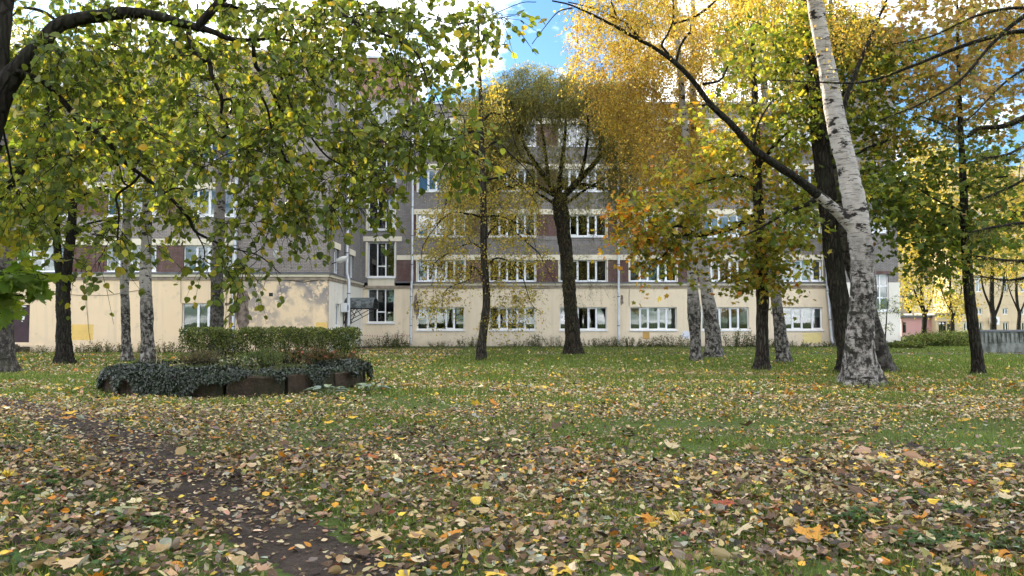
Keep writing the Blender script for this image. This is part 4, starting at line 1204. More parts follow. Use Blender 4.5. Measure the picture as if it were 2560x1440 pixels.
maple('maple_tree', 'slender maple with orange tipped left branch, between the birches', (1905, 930),
      [(1905, 930, 34), (1906, 860, 30), (1906, 700, 28), (1900, 600, 26), (1895, 480, 24), (1890, 350, 20), (1885, 200, 14), (1880, 60, 8)],
      [[(1897, 532, 13), (1870, 548, 13), (1830, 570, 12), (1780, 583, 11), (1740, 588, 10), (1690, 586, 8), (1650, 590, 5), (1610, 605, 3)], [(1695, 587, 6), (1675, 615, 5), (1658, 640, 4), (1640, 650, 2)], [(1740, 586, 7), (1700, 566, 6), (1660, 570, 5), (1625, 560, 3)],
       [(1893, 470, 9), (1850, 440, 8), (1800, 445, 6), (1740, 460, 4)], [(1903, 640, 8), (1880, 690, 5), (1860, 700, 3)], [(1895, 420, 10), (1930, 370, 8), (1970, 330, 5)]],
      [(1600, 560, 75, 75, -.5, 1.2, 1.3), (1690, 560, 100, 85, -.5, 1.5), (1650, 640, 70, 50, -.5, 1), (1860, 620, 100, 100, -.5, 1.5, 1.2), (1940, 620, 80, 70, -.5, 1.2), (1760, 430, 110, 90, 0, 2), (1890, 400, 130, 120, 0, 2, 1.2), (1850, 725, 50, 35, -.5, 1), (2000, 480, 80, 120, 0, 1.8), (1800, 300, 130, 80, 0, 2.4, .8), (1950, 280, 90, 90, 0, 2, .7), (1960, 700, 50, 40, -.5, 1, .6)],
      300, 31, 'barkgrey', MAPLE, cfun=mix_side, twigs=6, per=4, size=.135)
def mix_top(t, pos, n):        # brighter yellow towards the top
    x, y, d = pxof(pos)
    g_ = pal(t.rng, n, GREEN, None, .2); yl = pal(t.rng, n, YELG, None, .2)
    p = np.clip((330 - y) / 300, .12, .85) * (.7 + .5 * pnoise(pos, 1.3, 3))
    return np.where((t.rng.random(n) < p)[:, None], yl, g_)
maple('maple_tree', 'stout black trunked maple directly behind the thickest birch', (2118, 938),
      [(2120, 938, 48), (2116, 870, 45), (2106, 790, 45), (2092, 700, 44), (2080, 600, 43), (2068, 500, 42), (2058, 400, 42), (2046, 290, 40), (2034, 190, 36), (2022, 60, 32), (2012, -80, 26)],
      [[(2060, 480, 20), (2020, 510, 12), (1960, 535, 8), (1900, 570, 5), (1860, 590, 3)], [(2075, 540, 12), (2140, 505, 10), (2200, 495, 7), (2280, 500, 4)], [(2046, 300, 16), (2100, 250, 13), (2135, 190, 10), (2170, 110, 7)], [(2040, 250, 14), (1990, 180, 10), (1940, 120, 7), (1900, 60, 4)], [(2062, 430, 12), (2150, 380, 9), (2220, 350, 6)]],
      [(1900, 110, 120, 110, 0, 2), (2040, 90, 110, 120, 0, 2), (2180, 290, 100, 100, .5, 2), (2200, 470, 110, 90, 0, 2, 1.1), (2000, 290, 80, 90, 0, 1.5), (2150, 150, 120, 100, .5, 2, 1.1), (1990, 540, 80, 60, -.5, 1.2), (2250, 160, 80, 90, .5, 2)],
      270, 33, 'bark', MAPLE, cfun=mix_top, twigs=6, per=4, size=.135)
def mix_right(t, pos, n):
    x, y, d = pxof(pos)
    g_ = pal(t.rng, n, GREEN, [3, 3, 2, 3, 1], .2); b_ = pal(t.rng, n, BRONZE + [(.42, .26, .12)], None, .2)
    p = np.clip((390 - y) / 130, .02, .97)
    return np.where((t.rng.random(n) < p)[:, None], b_, g_)
maple('maple_tree', 'slim dark maple with green lower crown before the concrete fence', (2446, 940),
      [(2447, 940, 28), (2441, 880, 26), (2430, 790, 25), (2422, 700, 23), (2413, 560, 20), (2407, 430, 16), (2400, 300, 12), (2396, 180, 9), (2392, 40, 6), (2390, -60, 4)],
      [[(2412, 550, 8), (2360, 560, 6), (2300, 590, 4), (2260, 600, 3)], [(2420, 690, 7), (2390, 650, 5), (2340, 630, 3)], [(2410, 470, 8), (2460, 450, 6), (2520, 440, 4)], [(2411, 530, 7), (2340, 500, 5), (2280, 460, 3)]],
      [(2300, 480, 110, 85, 0, 2), (2370, 590, 110, 75, 0, 2, 1.2), (2480, 560, 90, 80, 0, 2, .8), (2330, 650, 80, 50, 0, 1.5), (2460, 450, 80, 65, 0, 2), (2250, 570, 60, 80, 0, 1.5), (2420, 400, 100, 50, 0, 2, .8), (2420, 200, 150, 120, 0, 2.4, .75), (2490, 70, 120, 90, 0, 2.4, .9), (2340, 20, 140, 60, 0, 2.4, .9), (2320, 320, 90, 70, 0, 2, .7), (2300, 130, 90, 110, 0, 2.2, .7), (2510, 300, 60, 80, 0, 2, .4)],
      290, 35, 'bark', GREEN, cfun=mix_right, twigs=6, per=4, size=.135)

# --- linden in the middle, thin and drooping
t = Tree('linden_tree', 'thin curved young linden with drooping sparse yellow leaves, left of willow', 1203, 903, seed=41)
t.limb([(1203, 903, 26), (1205, 850, 23), (1213, 790, 21), (1217, 745, 19), (1211, 640, 18), (1209, 520, 17), (1206, 400, 15), (1203, 300, 12), (1199, 180, 8), (1195, 40, 5), (1193, -30, 3)], True, 12, .05, flare=.3, n=60, wob=.002)
for sgn, y0, L_ in ((-1, 620, 120), (1, 600, 150), (-1, 545, 130), (1, 540, 110), (-1, 690, 90), (1, 680, 120), (-1, 470, 130), (1, 450, 120), (-1, 400, 110), (1, 380, 110), (-1, 330, 80), (1, 300, 90)):
    jx = t.rng.normal(0, 12, 8); t.limb([(1208, y0, 7), (1208 + sgn * L_ * .3, y0 - 20 + jx[0], 5), (1208 + sgn * L_ * .7 + jx[1], y0 + 8 + jx[2], 3.5), (1208 + sgn * L_ + jx[3], y0 + 60 + jx[4], 2.0), (1208 + sgn * L_ * 1.15 + jx[5], y0 + 110 + jx[6] * 2, 1.2)], sides=5, dY=0, dY1=float(t.rng.uniform(-1.6, 1.2)), wob=.03)
tg = t.targets([(1130, 640, 85, 120, 0, 1.8), (1290, 640, 90, 110, 0, 1.8), (1095, 745, 60, 50, 0, 1.5), (1275, 770, 80, 55, 0, 1.5), (1200, 460, 130, 120, 0, 2), (1210, 260, 90, 130, 0, 1.8, .7), (1195, 90, 60, 90, 0, 1.5, .5), (1120, 560, 80, 60, 0, 1.8), (1290, 520, 90, 60, 0, 1.8)], 360)
pth = t.grow(tg, .12, .02, .003, minh=1.8)
t.foliate(pth, 7, .6, 6, 'diamond', .095, [(.38, .30, .07), (.46, .36, .08), (.30, .26, .07), (.22, .22, .06), (.48, .35, .07)], None, -.6, .06)
t.finish('barkgrey')

# --- willow: dome of fine upright and hanging twigs
t = Tree('willow_tree', 'willow with round dome of fine olive twigs and ridged trunk', 1431, 888, seed=43)
t.limb([(1432, 888, 38), (1431, 830, 33), (1425, 740, 31), (1417, 650, 32), (1409, 580, 35), (1403, 530, 38), (1400, 495, 36)], True, 30, .075, flare=.38, n=90)
WL = [[(1398, 500, 26), (1372, 455, 22), (1342, 415, 17), (1312, 365, 12), (1290, 310, 8), (1275, 250, 5)], [(1398, 490, 24), (1400, 440, 19), (1408, 380, 14), (1414, 310, 9), (1408, 240, 5), (1400, 190, 3)], [(1405, 495, 26), (1450, 448, 22), (1500, 392, 16), (1535, 345, 11), (1565, 318, 7), (1590, 300, 4)],
      [(1498, 395, 12), (1504, 320, 10), (1508, 250, 7), (1500, 190, 4)], [(1390, 490, 18), (1335, 462, 12), (1265, 468, 8), (1200, 500, 4)], [(1440, 458, 12), (1510, 470, 9), (1580, 490, 5)], [(1372, 455, 14), (1365, 390, 11), (1355, 320, 8), (1345, 250, 5), (1340, 200, 3)], [(1450, 448, 14), (1465, 380, 11), (1470, 300, 7), (1462, 220, 4)],
      [(1395, 515, 12), (1340, 480, 8), (1280, 440, 5), (1230, 420, 3)], [(1408, 515, 12), (1470, 470, 8), (1530, 440, 5), (1580, 430, 3)], [(1342, 415, 11), (1270, 390, 8), (1210, 380, 5)], [(1500, 392, 10), (1560, 400, 7), (1600, 430, 4)]]
for i, l in enumerate(WL): t.limb([(a_, b_, c_ * .68) for a_, b_, c_ in l], sides=8, dY=0, dY1=(-1.5, .8, 1.2, -.8, -1.8, 1.5, 1.8, -1.6, -1.2, 1.2, 1.6, -1.4)[i])
tg = t.targets([(1390, 225, 190, 70, 0, 2.6, 2.6), (1260, 270, 90, 70, 0, 2.2, 1.5), (1510, 260, 80, 70, 0, 2.2, 1.5), (1235, 310, 95, 110, 0, 2.5, 2.3), (1548, 310, 80, 110, 0, 2.5, 2.3), (1190, 390, 75, 90, 0, 2.2, 1.4), (1575, 410, 55, 80, 0, 2, 1.2), (1380, 380, 170, 110, 0, 3.0, .55), (1190, 470, 80, 110, 0, 2, 1.0), (1300, 470, 100, 80, 0, 2.5, .5), (1560, 480, 60, 90, 0, 2, .6), (1480, 480, 90, 70, 0, 2.5, .6), (1160, 400, 60, 90, 0, 2, .8)], 900)
pth = t.grow(tg, .05, .022, .003, minh=3.4, wiggle=.06)
t.foliate(pth, 11, .95, 13, 'narrow', .16, [(.17, .18, .06), (.22, .21, .065), (.13, .14, .055), (.28, .23, .06), (.38, .30, .06)], [3, 3, 3, 2, 1], -.75, .06, trad=.0022)
tg = t.targets([(1500, 640, 70, 90, -.5, 1.5), (1440, 700, 60, 80, -.5, 1)], 40)
pth = t.grow(tg, -.1, .008, .002, minh=3.4, wiggle=.05)
t.foliate(pth, 5, .7, 9, 'narrow', .10, [(.11, .12, .045), (.16, .15, .05), (.22, .18, .05)], None, -.9, .05, trad=.002)
t.finish('barkwillow')

# --- left hand group
birch('birch_tree', 'grey birch cut off by the left edge of the view', (3, 936),
      [(4, 936, 60), (3, 850, 55), (2, 740, 52), (0, 600, 48), (-5, 400, 44), (-8, 200, 36), (-12, -40, 28)],
      [(-20, 60, 160, 110, 0, 2.5)], 60, 51, 'birch_c', YELG, None, 6, 8, .06)
def mix_left(t, pos, n):
    c = pal(t.rng, n, YELG + GREEN, [3, 2, 3, 1.5, .5, 1, 2, .3, 1], .2); return c
maple('maple_tree', 'dark forked maple nearest the dark door, left', (163, 913),
      [(163, 913, 38), (161, 860, 34), (158, 770, 32), (158, 705, 34)],
      [[(154, 712, 24), (146, 650, 20), (140, 570, 18), (133, 470, 16), (126, 380, 12), (118, 250, 8)], [(162, 712, 28), (172, 640, 24), (180, 560, 22), (185, 470, 18), (190, 380, 14), (196, 240, 9)], [(180, 590, 9), (220, 560, 6), (290, 545, 4)], [(183, 500, 8), (250, 470, 6), (330, 450, 4)]],
      [(110, 430, 150, 130, 0, 2.2), (330, 440, 150, 110, 0, 2.2), (250, 570, 120, 60, 0, 1.8, .8), (50, 560, 80, 70, 0, 1.8), (450, 560, 90, 80, 0, 1.8, .6), (300, 270, 160, 110, 0, 2.2), (80, 250, 100, 120, 0, 2)],
      240, 53, 'bark', YELG, cfun=mix_left, twigs=6, per=5, size=.13)
birch('birch_tree', 'thinnest birch before the wall, right of the forked maple', (318, 906),
      [(319, 906, 27), (316, 850, 21), (313, 760, 20), (311, 700, 20), (318, 560, 20), (326, 470, 18), (335, 330, 14), (340, 150, 10), (342, -40, 6)],
      [(340, 120, 140, 120, 0, 2.2), (260, 260, 90, 80, 0, 2)], 100, 55, 'birch_b', GOLD + YELG, None, 6, 8, .06)
birch('birch_tree', 'fissured grey birch behind the left end of flower bed', (371, 911),
      [(372, 911, 36), (369, 850, 29), (366, 760, 29), (364, 700, 27), (368, 560, 24), (372, 430, 20), (380, 250, 14), (386, 60, 8)],
      [(450, 200, 130, 110, 0, 2.2), (420, 350, 90, 70, 0, 2)], 100, 56, 'birch_b', YELG, None, 6, 8, .065)
birch('birch_tree', 'mottled birch rising behind the clipped hedge', (543, 893),
      [(542, 893, 33), (542, 800, 31), (543, 700, 29), (548, 560, 27), (552, 460, 24), (556, 300, 19), (560, 100, 13), (562, -60, 8)],
      [(660, 90, 150, 90, 0, 2.5), (560, 240, 120, 90, 0, 2.2), (780, 60, 100, 80, 1, 2)], 130, 57, 'birch_c', GOLD + YELG, None, 7, 9, .062)

# --- big old linden overhanging the upper left (trunk outside the view)
t = Tree('linden_tree', 'big old linden with dark limbs and green leaves hanging over upper left', -75, 1190, Y=6.6, seed=61)
t.base = np.array((at(-170, 900, 6.6)[0], 6.6, float(gz(6.6)))); t.root.location = tuple(t.base)
t.limb([(-175, 1200, 130), (-165, 900, 118), (-130, 600, 110), (-80, 430, 100), (-40, 345, 84)], True, 18, .06, flare=.3, n=50)
LM = []
def LB(pts, d0=0.0, d1=0.0, sides=7): t.limb(pts, sides=sides, dY=d0, dY1=d1, rough=.08)
LB([(-40, 345, 80), (-10, 265, 66), (20, 205, 54), (58, 160, 44), (95, 115, 39), (140, 68, 35), (183, 50, 33), (250, 40, 30), (317, 32, 28), (383, 38, 25), (450, 57, 22), (500, 70, 19), (535, 80, 15), (575, 97, 13), (635, 100, 9), (690, 96, 6), (760, 110, 4)], 0, .6, 12)
LB([(-30, 340, 46), (-8, 200, 42), (8, 70, 38), (18, -40, 36)], 0, .3, 10)
LB([(495, 68, 20), (515, 42, 20), (545, 8, 19), (575, -30, 16)], .4, .4, 9)
LB([(540, 12, 12), (580, 15, 10), (620, 28, 8), (670, 22, 7), (720, 28, 6), (790, 62, 5), (850, 82, 4), (885, 105, 3)], .4, 1.2)
LB([(470, 80, 12), (480, 120, 12), (500, 150, 12), (522, 152, 13), (530, 190, 11), (545, 222, 10), (555, 252, 9), (553, 290, 7), (567, 310, 7), (565, 338, 6), (530, 358, 4), (495, 400, 3)], .3, .6)
LB([(553, 252, 7), (572, 248, 6), (580, 258, 5), (575, 285, 4)], .5, .5)
LB([(40, 178, 16), (75, 190, 14), (112, 208, 13), (150, 245, 14), (180, 280, 14), (207, 316, 14), (240, 330, 12), (275, 360, 12), (286, 382, 12), (320, 412, 10), (352, 436, 9), (412, 482, 8), (450, 520, 8), (475, 550, 8), (488, 578, 7), (522, 597, 6), (562, 615, 5), (602, 626, 4), (652, 642, 3), (702, 685, 2)], 0, .9)
LB([(286, 385, 6), (300, 428, 6), (308, 455, 5), (330, 470, 4)], .4, .3); LB([(350, 436, 7), (332, 458, 6), (292, 490, 6), (297, 532, 5), (294, 600, 4), (300, 622, 4), (284, 638, 3)], .4, .3)
LB([(412, 482, 6), (440, 470, 4), (480, 480, 3), (520, 470, 2)], .5, .8); LB([(488, 578, 4), (510, 620, 3), (512, 650, 3), (530, 662, 2)], .6, .6)
LB([(800, -20, 12), (840, 25, 11), (872, 46, 10), (912, 70, 8), (960, 86, 7), (1002, 106, 6), (1040, 132, 5), (1062, 182, 4), (1072, 212, 4), (1092, 245, 3), (1110, 290, 2)], .8, .2)
LB([(632, 98, 11), (640, 165, 10), (665, 190, 9), (682, 232, 8), (700, 270, 7), (716, 286, 6), (740, 300, 4)], .5, .9)
LB([(680, 140, 7), (702, 190, 7), (720, 240, 6), (736, 282, 6), (770, 332, 5), (812, 386, 5), (852, 412, 4), (900, 442, 3), (952, 472, 2)], .6, .5)
LB([(640, 215, 7), (668, 270, 6), (681, 330, 6), (702, 372, 6), (716, 402, 5), (742, 440, 4), (764, 486, 3)], .6, .9)
LB([(730, 60, 6), (760, 130, 5), (770, 180, 5), (800, 220, 4), (850, 240, 3), (900, 290, 2)], .9, 1.4)
LB([(150, 60, 9), (110, 30, 8), (60, 20, 6), (30, 40, 4)], .3, .8); LB([(0, 290, 6), (20, 380, 5), (30, 440, 5), (45, 490, 5), (60, 520, 4), (90, 540, 3), (130, 570, 2)], .2, .5)
LB([(960, 86, 4), (985, 150, 3), (1000, 220, 3), (1040, 300, 2)], .5, .5); LB([(870, 45, 5), (950, 30, 4), (1050, 40, 3), (1140, 60, 3), (1220, 40, 2), (1300, 8, 2), (1340, 5, 2)], .8, .2)
BL = [(220, 0, 220, 35, .5, .7, .6), (480, 20, 200, 45, .5, .8, .6), (760, 20, 200, 50, .6, 1.2, .9), (1000, 15, 160, 45, .5, 1, .8), (150, 130, 190, 100, .9, 1.2), (400, 130, 230, 100, 1.0, 1.4), (640, 130, 220, 130, 1.2, 2.0), (880, 130, 200, 130, 1.2, 1.8), (1080, 110, 130, 110, .6, 1.2), (1215, 40, 80, 50, .2, .8, .8),
      (200, 300, 200, 120, .8, 1.8), (480, 330, 230, 150, 1.3, 2.2), (760, 350, 200, 150, 1.2, 2.0), (960, 360, 130, 120, .8, 1.4), (1100, 300, 95, 90, .3, .9), (1140, 360, 60, 60, 0, .6, .8),
      (380, 540, 160, 90, .8, 1.2, .45), (620, 560, 150, 80, .9, 1.2, .5), (800, 520, 120, 80, .8, 1.2, .7), (920, 500, 70, 60, .6, .9, .7), (590, 660, 110, 45, .6, .8, .4), (240, 620, 110, 80, .5, 1.0, .4), (80, 470, 120, 110, .8, 1.5, .7)]
tg = t.targets(BL, 660)
pth = t.grow(tg, .10, .018, .0032, minh=.5, wiggle=.12, m=8)
def mix_lind(pos, n):
    c = pal(t.rng, n, LIND, [3, 3, 2.5, 2, .5, .4], .2)
    k = pnoise(pos, 1.4, 2)
    yl = pal(t.rng, n, [(.42, .34, .05), (.48, .33, .05)], None, .15)
    return np.where((t.rng.random(n) < np.clip(.03 + .10 * k, 0, .2))[:, None], yl, c)
t.foliate(pth, 5, .30, 5, 'linden', .062, LIND, None, -.5, .012, trad=.0032, cfun=mix_lind, upbias=.55, sx=(.85, 1.15))
t.finish('bark', 'twig', parts=300)

# --- maple branch reaching in from the left edge
t = Tree('maple_tree', 'maple reaching in from left edge with large green lobed leaves', -330, 1080, Y=8.6, seed=63)
t.base = np.array((at(-330, 900, 8.6)[0], 8.6, float(gz(8.6)))); t.root.location = tuple(t.base)
t.limb([(-330, 1100, 90), (-330, 900, 80), (-325, 700, 72), (-318, 500, 64), (-310, 250, 50), (-300, 0, 36)], True, 14, .06, flare=.3, n=40)
t.limb([(-318, 640, 36), (-180, 590, 28), (-60, 535, 24), (10, 480, 21), (60, 415, 18), (95, 345, 15), (112, 300, 12), (128, 220, 8), (140, 130, 5)], sides=8, dY=0, dY1=.6)
t.limb([(-325, 740, 20), (-200, 705, 14), (-90, 690, 10), (0, 688, 6), (60, 675, 4), (120, 690, 3)], sides=7, dY=-.6, dY1=-1.2)
t.limb([(-90, 690, 7), (-30, 720, 5), (20, 735, 4), (60, 740, 3)], sides=6, dY=-.9, dY1=-1.2)
tg = t.targets([(40, 675, 70, 28, -1.1, .5), (20, 725, 55, 22, -1.1, .4), (90, 690, 40, 20, -1.1, .3)], 16)
pth = t.grow(tg, .05, .006, .002, minh=.4)
t.foliate(pth, 3, .22, 3, 'maple', .14, GREEN, None, -.3, .03, upbias=.75, cfun=lambda p, n: pal(t.rng, n, [(.15, .24, .04), (.20, .29, .045), (.11, .18, .035), (.32, .34, .05)], [3, 3, 2, 1], .15))
tg = t.targets([(40, 540, 90, 80, .2, 1.2), (-60, 420, 80, 100, 0, 1), (110, 400, 80, 90, .4, 1.2), (60, 250, 90, 80, .4, 1.2)], 60)
pth = t.grow(tg, .05, .010, .002, minh=.4)
t.foliate(pth, 4, .3, 3, 'maple', .13, YELG, None, -.3, .05, upbias=.68, cfun=mix_left.__get__(t) if False else (lambda p, n: pal(t.rng, n, YELG + [(.12, .18, .025)], [2, 2, 3, 1, 3], .18)))
t.finish('bark', 'twig', parts=110)

# --- larch at the right edge: long bare curved limbs with short side twigs
t = Tree('larch_tree', 'larch at the right edge with long curved nearly bare limbs', 2700, 1020, Y=13.5, seed=65)
t.base = np.array((at(2700, 900, 13.5)[0], 13.5, float(gz(13.5)))); t.root.location = tuple(t.base)
t.limb([(2720, 1000, 70), (2710, 800, 62), (2700, 500, 52), (2690, 200, 42), (2680, -100, 30)], True, 14, .06, flare=.3, n=40)
LA = []
for l in ([(2695, 100, 16), (2560, 78, 12), (2420, 110, 10), (2280, 165, 8), (2160, 205, 6), (2040, 205, 4), (1930, 200, 2.5)], [(2695, -40, 16), (2560, 40, 12), (2480, 110, 9), (2400, 200, 7), (2300, 260, 5), (2200, 300, 3)],
          [(2695, 230, 18), (2580, 285, 16), (2510, 315, 14), (2450, 320, 11), (2410, 342, 9), (2360, 312, 6), (2300, 290, 4)], [(2697, 60, 12), (2560, 20, 9), (2440, 40, 6), (2330, 90, 4), (2230, 110, 3)],
          [(2700, 360, 12), (2600, 350, 9), (2520, 385, 6), (2460, 395, 4)], [(2703, 620, 12), (2600, 560, 9), (2500, 565, 6), (2430, 580, 4)], [(2704, 720, 12), (2600, 660, 9), (2510, 650, 6), (2440, 640, 4)], [(2705, 700, 10), (2600, 690, 8), (2520, 700, 5), (2450, 690, 3)],
          [(2702, 480, 12), (2600, 440, 9), (2520, 470, 6), (2450, 500, 4)], [(2698, 180, 10), (2600, 160, 8), (2520, 200, 6), (2440, 280, 4), (2380, 330, 3)]):
    LA.append(t.limb(l, sides=6, dY=0, dY1=float(t.rng.uniform(-1.5, 1.5)), n=36))
tp_, tr_ = [], []
for P in LA:
    for q in range(4, 36):
        for _ in range(3):
            dv = t.rng.normal(0, 1, 3); dv[2] = -abs(dv[2]) * .8 - .1; dv /= np.linalg.norm(dv); L_ = t.rng.uniform(.15, .55) * (1 - .4 * q / 36)
            u = np.linspace(0, 1, 5)[:, None]; tp_.append(P[q] + dv * L_ * u + np.array((0, 0, .25)) * L_ * u * u + t.rng.normal(0, .01, (5, 3))); tr_.append(np.linspace(.004, .0018, 5))
t.br.tubes(np.array(tp_), np.array(tr_), 3)
t.foliate(np.array(tp_), 1, .1, 7, 'narrow', .05, [(.10, .13, .04), (.16, .17, .05), (.24, .20, .05)], None, -.1, .025, trad=.0015)
t.finish('barkgrey', 'twig')

# --- sapling by the end of the building
t = Tree('sapling', 'thin twiggy sapling before the white end wall', 2212, 884, seed=67, cat='sapling')
t.limb([(2212, 884, 5), (2213, 850, 4), (2216, 800, 3), (2220, 750, 2)], True, 6, .04, n=20)
tg = t.targets([(2212, 790, 48, 45, 0, .8), (2225, 760, 30, 30, 0, .6)], 50)
pth = t.grow(tg, .1, .008, .003, minh=.5)
t.foliate(pth, 4, .3, 4, 'oval', .06, GREEN, None, .0, .05)
t.finish('twig', 'twig')

# --- trees and houses beyond the right end of the building
def far_tree(label, px, Y, h_px, crown, cols, seed, ntg=110, bark='bark', size=.20, wpx=10):
    t = Tree('yard_tree', label, px, 850, Y=Y, seed=seed, group='trees in the yard beyond')
    bz = pxof(t.base[None])[1][0]
    t.limb([(px, bz, wpx), (px + 3, bz - 60, wpx * .85), (px - 4, bz - 130, wpx * .6), (px + 4, bz - h_px, wpx * .25)], True, 9, .06, flare=.2, n=30, wob=.01)
    t.limb([(px, bz - 50, wpx * .5), (px + 22, bz - 110, wpx * .35), (px + 30, bz - 180, wpx * .2)], sides=6); t.limb([(px, bz - 70, wpx * .45), (px - 24, bz - 130, wpx * .3), (px - 34, bz - 200, wpx * .2)], sides=6)
    tg = t.targets(crown, ntg); pth = t.grow(tg, .1, .06, .012, minh=2.0)
    t.foliate(pth, 7, 1.0, 8, 'diamond', size, cols, None, -.3, .3, wood=False)
    t.finish(bark)
YB = [(.40, .31, .07), (.44, .36, .09), (.34, .28, .07), (.26, .25, .07)]
far_tree('yellow tree nearest the white end wall, trunk forked', 2308, 72, 420, [(2290, 700, 50, 90, 0, 3), (2300, 560, 70, 110, 0, 3), (2330, 420, 60, 80, 0, 3)], YB, 71, 150, size=.22, wpx=13)
far_tree('slender yellow tree left of the dark maple trunk', 2378, 66, 400, [(2375, 740, 60, 60, 0, 3), (2390, 600, 60, 90, 0, 3), (2360, 500, 60, 70, 0, 3)], YB, 72, 120, size=.2, wpx=9)
far_tree('bright yellow tree behind the concrete fence, right of the trunk', 2482, 70, 430, [(2480, 620, 60, 70, 0, 3), (2500, 520, 70, 90, 0, 3), (2460, 440, 60, 60, 0, 3)], YB, 73, 150, size=.22, wpx=16)
far_tree('yellow tree at far right edge behind the fence', 2545, 78, 430, [(2560, 620, 70, 90, 0, 3), (2560, 480, 80, 90, 0, 3)], YB, 74, 120, size=.24, wpx=10)
far_tree('golden bronze tree rising high beyond the end wall', 2270, 95, 480, [(2275, 540, 60, 110, 0, 4), (2300, 400, 70, 90, 0, 4), (2400, 560, 80, 80, 4, 4)], BRONZE + YB, 75, 150, size=.3, wpx=12)

def far_house(name, label, Y, px0, px1, py_top, m, rows, cols_, wm='pvc', base=-.6, depth=10):
    x0, x1 = X(px0, Y), X(px1, Y); zt = Z(py_top, Y)
    o = np.array((x0, Y, -.35)); e = empty(name, tuple(o), label, 'building')
    ops = []
    for (py0, py1) in rows:
        for (a, b) in cols_: ops.append((X(a, Y), X(b, Y), Z(py1, Y), Z(py0, Y)))
    g = WallG('y', Y); g.holes(x0, x1, base, zt, ops, .35); g.build('wall', M[m], e, origin=o)
    g = Geo(); g.box(x0, x0 + .3, Y + .35, Y + depth, base, zt); g.box(x1 - .3, x1, Y + .35, Y + depth, base, zt); g.box(x0 + .3, x1 - .3, Y + depth - .3, Y + depth, base, zt); g.build('rear_wall', M[m], e, origin=o)
    g = Geo(); g.box(x0 - .3, x1 + .3, Y - .3, Y + depth + .3, zt, zt + .25); g.build('roof', M['ledge'], e, origin=o)
    for (a, b, c, d_) in ops:
        g = Geo(); w_ = .09; g.box(a, b, Y + .12, Y + .2, c, c + w_); g.box(a, b, Y + .12, Y + .2, d_ - w_, d_); g.box(a, a + w_, Y + .121, Y + .199, c + w_, d_ - w_); g.box(b - w_, b, Y + .121, Y + .199, c + w_, d_ - w_); g.box((a + b) / 2 - .05, (a + b) / 2 + .05, Y + .121, Y + .199, c + w_, d_ - w_)
        wo = g.build('window', M[wm], e, origin=o)
        g = Geo(); g.box(a + .05, b - .05, Y + .155, Y + .17, c + .05, d_ - .05); g.build('pane', M['glass'], wo, origin=o)
        g = Geo(); g.box(a, b, Y + 1.2, Y + 1.25, c - .3, d_ + .3); g.build('curtain_or_dark_backing', M['dark'], wo, origin=o)  # dark backing sheet: shade of the unlit room put into its colour
    # rustication grooves between courses
    g = WallG('y', Y)
    k = 0; zc = base + .9
    while zc < zt - .5:
        if not any(c_ < zc < d_ for (_, _, c_, d_) in ops): g.wb(x0, x1, zc, zc + .06, .0, .05)
        zc += 1.1
    if g.V: g.build('string_course', M[m], e, kind='stuff', origin=o)
    return e
far_house('beige_house', 'beige rendered house with small windows behind the concrete fence', 98, 2380, 2760, 420, 'farwall', [(806, 828), (770, 786), (690, 730), (610, 650), (530, 570)], [(2408, 2422), (2440, 2456), (2506, 2520), (2553, 2568), (2600, 2616), (2650, 2668)])
far_house('pale_house', 'off white house showing through the yellow trees right of end wall', 112, 2140, 2378, 470, 'farwhite', [(700, 730), (640, 670), (580, 610)], [(2262, 2276), (2292, 2306), (2322, 2336), (2352, 2366)])
far_house('pink_shed', 'low pink building beyond the white end wall', 84, 2252, 2338, 794, 'farpink', [(806, 832)], [(2255, 2264)], 'iron', depth=6)
far_house('glazed_porch', 'low beige porch with dark framed windows right of pink building', 83, 2339, 2396, 788, 'farwall', [(804, 833)], [(2345, 2364), (2366, 2386)], 'iron', depth=6)
aircon((*at(2486, 802, 97.5),), 1.0, .5, 1.0, 'round fan air conditioner on the beige house wall', 'y')

# concrete panel fence
YF = gY(2500, 883)
fx0 = X(2441, YF)
e = empty('concrete_fence', (fx0, YF, float(gz(YF))), 'weathered fluted concrete panel fence at the right edge', 'fence')
fo = np.array(e.location); zt = Z(829, YF); zb_ = -.5
for k in range(3):
    a = fx0 + k * 3.05
    g = Geo(); g.box(a, a + 3.0, YF, YF + .12, zb_, zt); p_ = g.build('panel', M['fence'], e, origin=fo)
    for j in range(12):
        g = Geo(); xx = a + .12 + j * .24; g.box(xx, xx + .11, YF - .07, YF - .0005, zb_ + .75, zt - .10); g.build('flute', M['fence'], p_, origin=fo)
    g = Geo(); g.box(a, a + 3.0, YF - .06, YF - .001, zb_, zb_ + .66); g.build('foot_panel', M['fence'], p_, origin=fo)
g = Geo(); g.box(fx0 - .1, fx0 + 9.3, YF - .12, YF + .2, zt + .001, zt + .10); g.build('coping', M['ledge'], e, origin=fo)

